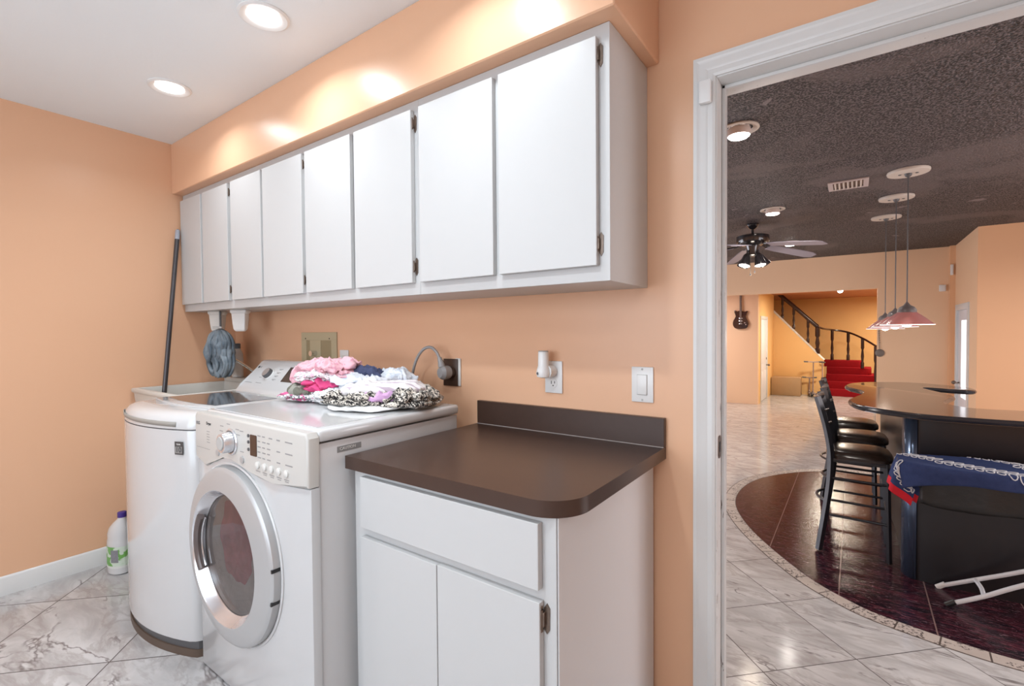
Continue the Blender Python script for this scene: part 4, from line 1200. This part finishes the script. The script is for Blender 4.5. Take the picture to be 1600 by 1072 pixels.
# ------------------------------------------------------------------ pendants
def canopy_mat():
    return m_offwhite
m_shade = NT('rose tinted shade glass')
_n = m_shade.noise(6, 3, .5, m_shade.obj())
m_shade.set(Base_Color=m_shade.mix(_n, (.50, .20, .19), (.62, .30, .28)), Roughness=.25, Transmission_Weight=.25)
m_shade = m_shade.m
plabs = ['nearest cone pendant lamp over the bar, hanging right-most', 'middle cone pendant lamp over the bar, between the other two', 'farthest cone pendant lamp over the bar, hanging left-most']
for (x, y, zr, lab) in [(.320, 4.67, 1.300, plabs[0]), (.297, 5.52, 1.287, plabs[1]), (.263, 6.42, 1.272, plabs[2])]:
    t = thing('pendant_lamp', lab, 'pendant lamp', (x, y, 2.45), 'cone pendant lamps over the bar')
    c = MB().lathe([(.128, 2.449), (.130, 2.440), (.126, 2.430), (.10, 2.428), (.0001, 2.428)], (x, y, 0), 'Z', 40, cap=False).build('canopy', m_offwhite, t)
    for q in (-.05, .05): MB().lathe([(.011, 2.4279), (.009, 2.424), (.0001, 2.424)], (x + q, y, 0), 'Z', 12, cap=False).build('screw', m_darkgrey, c)
    MB().lathe([(.024, 2.428), (.020, 2.412), (.006, 2.400)], (x, y, 0), 'Z', 16).build('cord_grip', m_darkgrey, c)
    MB().cyl((x, y, zr + .150), (x, y, 2.405), .0042, n=8).build('cord', m_darkgrey, t)
    sh = MB().lathe([(.163, zr), (.161, zr + .003), (.110, zr + .050), (.058, zr + .094), (.050, zr + .094), (.105, zr + .043), (.158, zr + .0005)], (x, y, 0), 'Z', 56, cap=False).build('shade', m_shade, t)
    MB().lathe([(.163, zr - .002), (.164, zr + .0005), (.161, zr + .0025)], (x, y, 0), 'Z', 56, cap=False).build('rim', emit('glowing glass rim', (1.0, .90, .86), 1.0), sh)
    MB().lathe([(.060, zr + .092), (.058, zr + .112), (.045, zr + .132), (.022, zr + .146), (.009, zr + .165), (.005, zr + .172)], (x, y, 0), 'Z', 32).build('cap', m_greyshade, t)
    MB().ball((x, y, zr + .012), .034, (1, 1, .9), 20).build('bulb', m_lampwarm, t)
    d_ = bpy.data.lights.new('pendant_glow', 'POINT'); d_.energy = 4; d_.color = (1, .88, .75); d_.shadow_soft_size = .05
    o = bpy.data.objects.new('pendant_glow', d_); COL.objects.link(o); o.location = (x, y, zr - .05)

# ------------------------------------------------------------------ recessed lamps, vent and fan on the dark ceiling
for (x, y, lab) in [(-.560, 3.09, 'recessed lamp in the dark ceiling nearest the doorway frame'), (-.66, 5.33, 'recessed lamp in the dark ceiling in front of the fan'), (-.71, 7.42, 'small recessed lamp in the dark ceiling behind the fan')]:
    t = thing('recessed_light', lab, 'ceiling light', (x, y, 2.45), 'recessed lamps in the dark ceiling')
    tr = MB().lathe([(.108, 2.4495), (.110, 2.442), (.098, 2.438), (.078, 2.444), (.074, 2.449)], (x, y, 0), 'Z', 48, cap=False).build('trim_ring', m_offwhite, t)
    MB().lathe([(.060, 2.449), (.066, 2.430), (.060, 2.405)], (x, y, 0), 'Z', 36, cap=False).build('lamp_housing', mat('shell of lamp', (.6, .5, .45), .4), t)
    MB().lathe([(.0600, 2.405), (.050, 2.396), (.0001, 2.392)], (x, y, 0), 'Z', 36, cap=False).build('lens', m_lampwarm, t)
t = thing('ceiling_vent', 'white rectangular air vent in the dark ceiling', 'vent', (-.05, 4.78, 2.45))
b = MB(); x0, x1, y0, y1 = -.185, .085, 4.65, 4.92
for (a, c, e, f) in [(x0, x1, y0, y0 + .03), (x0, x1, y1 - .03, y1), (x0, x0 + .035, y0 + .03, y1 - .03), (x1 - .035, x1, y0 + .03, y1 - .03)]: b.box(a, c, e, f, 2.438, 2.4495, .002, 1)
b.build('frame', mat('vent frame', (.50, .42, .40), .5), t)
MB().box(x0 + .03, x1 - .03, y0 + .03, y1 - .03, 2.446, 2.449).build('backing', m_black, t)
for k in range(7):
    x = x0 + .050 + k * .0283
    b = MB(); b.box(-.002, .002, y0 + .03, y1 - .03, -.008, .008); b.xf(Matrix.Translation((x, 0, 2.440)) @ Matrix.Rotation(.7, 4, 'Y')); b.build('louvre', m_offwhite, t)

fx, fy = -.93, 5.93
t = thing('ceiling_fan', 'black ceiling fan with grey blades and three spotlights', 'ceiling fan', (fx, fy, 2.45))
MB().lathe([(.062, 2.449), (.064, 2.436), (.052, 2.412), (.026, 2.392), (.014, 2.388)], (fx, fy, 0), 'Z', 32).build('canopy', m_blackgloss, t)
MB().cyl((fx, fy, 2.325), (fx, fy, 2.392), .013, n=14).build('down_rod', m_blackgloss, t)
MB().lathe([(.03, 2.335), (.13, 2.325), (.165, 2.312), (.168, 2.255), (.158, 2.235), (.115, 2.215), (.075, 2.205), (.062, 2.170), (.060, 2.105), (.040, 2.090), (.0001, 2.088)], (fx, fy, 0), 'Z', 48, cap=False).build('motor', m_blackgloss, t)
m_blade = mat('grey lilac fan blade', (.30, .27, .32), .4, var=.06)
for k in range(5):
    phi = math.radians(-62 + 72 * k) + math.radians(35.5)
    e = Vector((math.cos(phi), math.sin(phi), 0)); n_ = Vector((-e.y, e.x, 0))
    def bp_(r, w_, zo): return Vector((fx, fy, 2.205)) + e * r + n_ * w_ + Vector((0, 0, -.14 * (r - .1) ** 1.1 + zo + w_ * -.20))
    b = MB(); sec = [(.19, .050), (.30, .062), (.60, .070), (.71, .068), (.775, .040)]
    top = []; bot = []
    for (r, w_) in sec: top.append([b.bm.verts.new(bp_(r, w_ * q, .003)) for q in (-1, 1)]); bot.append([b.bm.verts.new(bp_(r, w_ * q, -.003)) for q in (-1, 1)])
    for i in range(len(sec) - 1):
        b.bm.faces.new((top[i][0], top[i][1], top[i + 1][1], top[i + 1][0])); b.bm.faces.new((bot[i][1], bot[i][0], bot[i + 1][0], bot[i + 1][1]))
        for q in (0, 1): b.bm.faces.new((top[i][q], top[i + 1][q], bot[i + 1][q], bot[i][q]))
    b.bm.faces.new((top[0][0], bot[0][0], bot[0][1], top[0][1])); b.bm.faces.new((top[-1][1], bot[-1][1], bot[-1][0], top[-1][0]))
    bl = b.build('blade', m_blade, t)
    b = MB(); b.tube([Vector((fx, fy, 2.222)) + e * .10, bp_(.17, -.02, .006), bp_(.27, -.03, .008)], .007, 8); b.tube([Vector((fx, fy, 2.222)) + e * .10, bp_(.17, .02, .006), bp_(.27, .03, .008)], .007, 8)
    b.build('blade_bracket', m_blackgloss, bl)
for k, (ang, tl) in enumerate([(200, .35), (290, .25), (10, .75), (110, .55)]):
    a = math.radians(ang) + math.radians(35.5); e = Vector((math.cos(a), math.sin(a), 0))
    c0 = Vector((fx, fy, 2.115)) + e * .075; dd = (Vector((0, 0, -1)) + e * tl).normalized()
    b = MB(); b.tube([c0, c0 + dd * .02, c0 + dd * .05, c0 + dd * .135, c0 + dd * .140], [.018, .034, .040, .060, .060], 28)
    spn = b.build('spotlight', m_blackgloss, t)
    MB().tube([c0 + dd * .139, c0 + dd * .142], [.052, .050], 28).build('lens', m_lampwarm, spn)
    MB().tube([Vector((fx, fy, 2.14)) + e * .03, Vector((fx, fy, 2.15)) + e * .075, c0], .009, 8).build('arm', m_blackgloss, spn)
for (dx, dz) in ((-.012, .20), (.030, .175)):
    b = MB(); b.tube([(fx + dx, fy - .05, 2.09), (fx + dx, fy - .05, 2.09 - dz)], .0022, 6); b.ball((fx + dx, fy - .05, 2.085 - dz), .009, (1, 1, 1.3), 10); b.build('pull_chain', m_darkgrey, t)
d_ = bpy.data.lights.new('fan_glow', 'POINT'); d_.energy = 5; d_.color = (1, .85, .68); d_.shadow_soft_size = .08
o = bpy.data.objects.new('fan_glow', d_); COL.objects.link(o); o.location = (fx, fy, 1.88)

# ------------------------------------------------------------------ doors
def door_leaf(name, label_kind, x, y0, y1, z0, z1, face=1):
    pass
b = MB()
b.box(-1.80, -1.745, D1a - .003, D1a + .07, FF, D1t, .004); b.box(-1.80, -1.745, D1b - .07, D1b + .003, FF, D1t, .004); b.box(-1.80, -1.746, D1a, D1b, D1t - .07, D1t + .003, .004)
struct('trim_5', b, m_trim)
m_doorw = mat('white door paint', (.78, .80, .86), .35, var=.01)
d = struct('door_1', MB().box(-1.795, -1.765, D1a + .07, D1b - .07, FF + .01, D1t - .07, .003), m_doorw)
for (ya, yb, za, zb_) in [(D1a + .17, D1a + .43, -.22, .30), (D1b - .43, D1b - .17, -.22, .30), (D1a + .17, D1b - .17, .48, 1.40)]:
    MB().box(-1.768, -1.760, ya, yb, za, zb_, .006, 2).build('panel', m_doorw, d)
b = MB(); b.cyl((-1.765, D1b - .13, .42), (-1.72, D1b - .13, .42), .012, n=12); b.ball((-1.705, D1b - .13, .42), .028, n=14); b.build('door_knob', m_bronze, d)
MB().cyl((-1.765, D1b - .13, .58), (-1.752, D1b - .13, .58), .025, n=16).build('dead_bolt', m_bronze, d)
# side door with bright blind
b = MB()
b.box(1.145, 1.235, D2a - .07, D2a + .012, FF, D2t + .07, .004); b.box(1.145, 1.235, D2b - .012, D2b + .07, FF, D2t + .07, .004); b.box(1.146, 1.234, D2a, D2b, D2t - .012, D2t + .07, .004)
struct('trim_6', b, m_trim)
d = struct('door_2', MB().box(1.170, 1.205, D2a + .014, D2b - .014, FF + .01, D2t - .014, .003), m_doorw)
MB().box(1.166, 1.171, D2a + .12, D2a + .52, .35, 1.38, .002).build('blind', m_daylite, d)
b = MB(); b.cyl((1.170, D2a + .68, .53), (1.13, D2a + .60, .53), .011, n=12); b.ball((1.115, D2a + .68, .53), .026, n=14); b.build('door_knob', m_bronze, d)

# ------------------------------------------------------------------ small fittings of the far room
tag(MB().box(.995, 1.070, 9.272, 9.299, 1.81, 1.905, .008, 2).build('motion_sensor', m_whiteplastic), 'small white motion sensor box high on the far wall', 'sensor')
tag(MB().box(1.102, 1.135, 9.170, 9.199, 2.03, 2.18, .006, 2).build('alarm_sensor', m_whiteplastic), 'narrow white sensor in the far corner below the dark ceiling', 'sensor')
t = thing('hanging_disc', 'round grey ornament hanging from a cord on the stair opening edge', 'ornament', (.315, 9.285, .90))
MB().lathe([(.056, 9.298), (.058, 9.290), (.050, 9.284), (.0001, 9.282)], (.318, 0, .905), 'Y', 32, cap=True).build('disc', mat('grey pewter', (.20, .17, .15), .5, .3, var=.3, vscale=60), t)
b = MB(); b.tube([(.305, 9.292, 1.28), (.309, 9.290, 1.10), (.318, 9.290, .96)], .0035, 6)
for k in range(6): b.ball((.305 + .002 * k, 9.290, 1.24 - .035 * k), .0075, n=8)
b.build('cord', m_darkgrey, t)
t = thing('foyer_spotlight', 'small bright spotlight on the rust coloured foyer ceiling', 'ceiling light', (-.255, 12.5, 2.2))
MB().lathe([(.055, 2.199), (.055, 2.185), (.042, 2.175), (.042, 2.12), (.055, 2.10)], (-.255, 12.5, 0), 'Z', 28, cap=False).build('fitting', m_silver, t)
MB().ball((-.255, 12.5, 2.095), .048, (1, 1, .8), 18).build('bulb', m_lampwarm, t)

# guitar on the wall
t = thing('electric_guitar', 'dark brown electric guitar hanging on the wall left of the white door', 'guitar', (-2.095, 11.93, 1.25))
gx, gz = -2.105, 1.50
out = [(-.045, .235), (-.085, .215), (-.115, .250), (-.135, .240), (-.128, .19), (-.105, .14), (-.118, .08), (-.150, .02), (-.165, -.05), (-.150, -.12), (-.10, -.165), (-.03, -.175), (.05, -.175), (.12, -.155),
       (.155, -.09), (.155, -.03), (.125, .04), (.105, .09), (.108, .14), (.135, .19), (.140, .225), (.118, .230), (.085, .205), (.045, .225)]
poly = smooth_closed([(gx + u, gz + v - .02) for u, v in out], 4)
gb = MB().prism(poly, 11.895, 11.935, 'XZ', .008, 2).build('body', mat('dark sunburst lacquer', (.035, .012, .010), .15, var=.4, coat=.6), t)
nk = MB().box(gx - .024, gx + .024, 11.880, 11.900, gz + .05, gz + .74, .004).build('neck', mat('rosewood neck', (.16, .09, .06), .4), t)
MB().prism([(gx - .024, gz + .73), (gx + .024, gz + .73), (gx + .045, gz + .78), (gx + .030, gz + .93), (gx - .040, gz + .90), (gx - .038, gz + .78)], 11.882, 11.897, 'XZ', .003).build('headstock', m_darkwood, t)
for dz in (.045, -.015): MB().box(gx - .038, gx + .038, 11.886, 11.897, gz + dz - .012, gz + dz + .012, .003).build('pickup', m_brightsilver, gb)
MB().box(gx - .035, gx + .035, 11.884, 11.897, gz - .085, gz - .070, .003).build('bridge', m_brightsilver, gb)
b = MB()
for k in range(6): x = gx - .015 + .006 * k; b.tube([(x, 11.878, gz - .078), (x, 11.878, gz + .74)], .0010, 4)
b.build('strings', m_silver, gb)
for (dx, dz) in ((.085, -.06), (.105, -.10)): MB().cyl((gx + dx, 11.882, gz + dz), (gx + dx, 11.897, gz + dz), .012, n=12).build('knob', m_brightsilver, gb)
MB().box(gx - .012, gx + .012, 11.90, 11.95, gz + .74, gz + .80, .003).build('hanger', m_black, t)

# box and scooters by the stairs
t = thing('cardboard_box', 'tan rectangular box on the floor below the stair wall', 'box', (-1.40, 14.1, FF))
MB().box(-1.745, -1.10, 13.96, 14.40, FF + .002, .055, .006).build('carton', mat('tan cardboard', (.40, .26, .14), .7, var=.1), t)
MB().box(-1.735, -1.11, 13.975, 14.385, .0555, .062, .002).build('flap', mat('tan cardboard lid', (.46, .31, .18), .7, var=.1), t)
def scooter(x, y, rot, h, lab, colr, hb=.17):
    t = thing('kick_scooter', lab, 'scooter', (x, y, FF), 'folding kick scooters by the stairs')
    T = Matrix.Translation((x, y, FF)) @ Matrix.Rotation(rot, 4, 'Z')
    fm = mat('scooter metal', colr, .3, .6)
    MB().box(-.02, .33, -.045, .045, .075, .095, .006).xf(T).build('deck', fm, t)
    MB().tube([(-.03, 0, .10), (-.06, 0, .16), (-.03, 0, h)], .014, 10).xf(T).build('stem', fm, t)
    hbp = MB().tube([(-.03, -hb, h + .01), (-.03, 0, h), (-.03, hb, h + .01)], .012, 10).xf(T).build('handlebar', fm, t)
    for s_ in (-1, 1): MB().tube([(-.03, s_ * hb, h + .01), (-.03, s_ * (hb - .09), h + .006)], .018, 10).xf(T).build('grip', m_darkgrey, hbp)
    for wx in (-.085, .36):
        wh = MB().lathe([(.030, -.013), (.055, -.013), (.060, 0), (.055, .013), (.030, .013)], (wx, 0, .061), 'Y', 24, cap=False).xf(T).build('wheel', m_black, t)
        MB().cyl((wx, -.015, .061), (wx, .015, .061), .03, n=14).xf(T).build('hub', m_silver, wh)
    b = MB(); b.tube([(-.05, 0, .13), (-.085, .02, .061)], .009, 8); b.tube([(-.05, 0, .13), (-.085, -.02, .061)], .009, 8); b.tube([(.30, .02, .09), (.36, .02, .061)], .008, 8); b.tube([(.30, -.02, .09), (.36, -.02, .061)], .008, 8)
    b.xf(T).build('fork', fm, t)
    return t
scooter(-.925, 14.34, math.radians(-80), .45, 'low folding scooter beside the tan box, left of the pair', (.30, .25, .26), .16)
scooter(-.83, 14.20, math.radians(-75), .86, 'tall kick scooter with wide handlebar left of the pale one', (.34, .30, .34), .21)
scooter(-.66, 14.38, math.radians(-100), .84, 'pale scooter nearest the red stairs', (.50, .42, .42), .06)

# stairs with red carpet
t = thing('red_stairs', 'red carpeted stair steps beyond the bar', 'stairs', (-.1, 15.2, FF))
for k in range(5):
    y0 = 14.50 + .24 * k; z1 = FF + .170 * (k + 1)
    xr = [.95, .80, .62, .36, .20][k]
    pl = rrect(-.60 if k < 4 else -1.9, xr, y0, 15.95, (.01, .12, .01, .01))
    MB().prism(pl, z1 - .170, z1 - .002, 'XY', .012, 2).build('step', m_red, t)
for k in range(9):   # flight climbing to the left behind the stair wall
    x1 = -.70 - .135 * k * 1.0; z1 = FF + .85 + .15 * (k + 1) - .12
    if x1 - .16 < -1.9: break
    MB().box(x1 - .145, x1, 14.63, 15.9, FF + .85, z1, .008).build('step', m_red, t)
# railing
t = thing('stair_railing', 'dark wooden stair railing sweeping down to the right', 'railing', (-.7, 14.6, .5))
rail = [(-1.78, 14.56, 2.38), (-1.65, 14.56, 2.235), (-1.30, 14.56, 1.89), (-.98, 14.56, 1.56), (-.77, 14.58, 1.35), (-.66, 14.85, 1.30), (-.50, 15.6, 1.27), (-.15, 15.70, 1.20), (.16, 15.2, 1.05), (.43, 14.70, .86)]
MB().tube(smooth_open(rail[:5], 6), .042, 10, squash=(.8, 1.2)).build('handrail', m_darkwood, t)
MB().tube(smooth_open(rail[4:], 8), .024, 10).build('handrail', m_darkwood, t)
def baluster(x, y, z0, z1, r=.022):
    h = z1 - z0
    pr_ = [(1.25 * r, 0), (1.25 * r, .18 * h), (.75 * r, .22 * h), (1.15 * r, .40 * h), (.70 * r, .62 * h), (1.2 * r, .68 * h), (1.2 * r, 1.0 * h)]
    MB().lathe([(a, z0 + q) for a, q in pr_], (x, y, 0), 'Z', 12).build('baluster', m_darkwood, t)
for (x, z0, z1) in [(-1.56, 1.58, 2.13), (-1.30, 1.29, 1.87), (-.98, .93, 1.54)]: baluster(x, 14.56, z0, z1, .026)
baluster(-.77, 14.56, .66, 1.33, .045)
for (x, y, z0, z1) in [(-.49, 15.60, .451, 1.26), (-.135, 15.66, .451, 1.19), (.17, 15.19, .281, 1.04), (.425, 14.72, -.231, .85)]: baluster(x, y, z0, z1, .030)
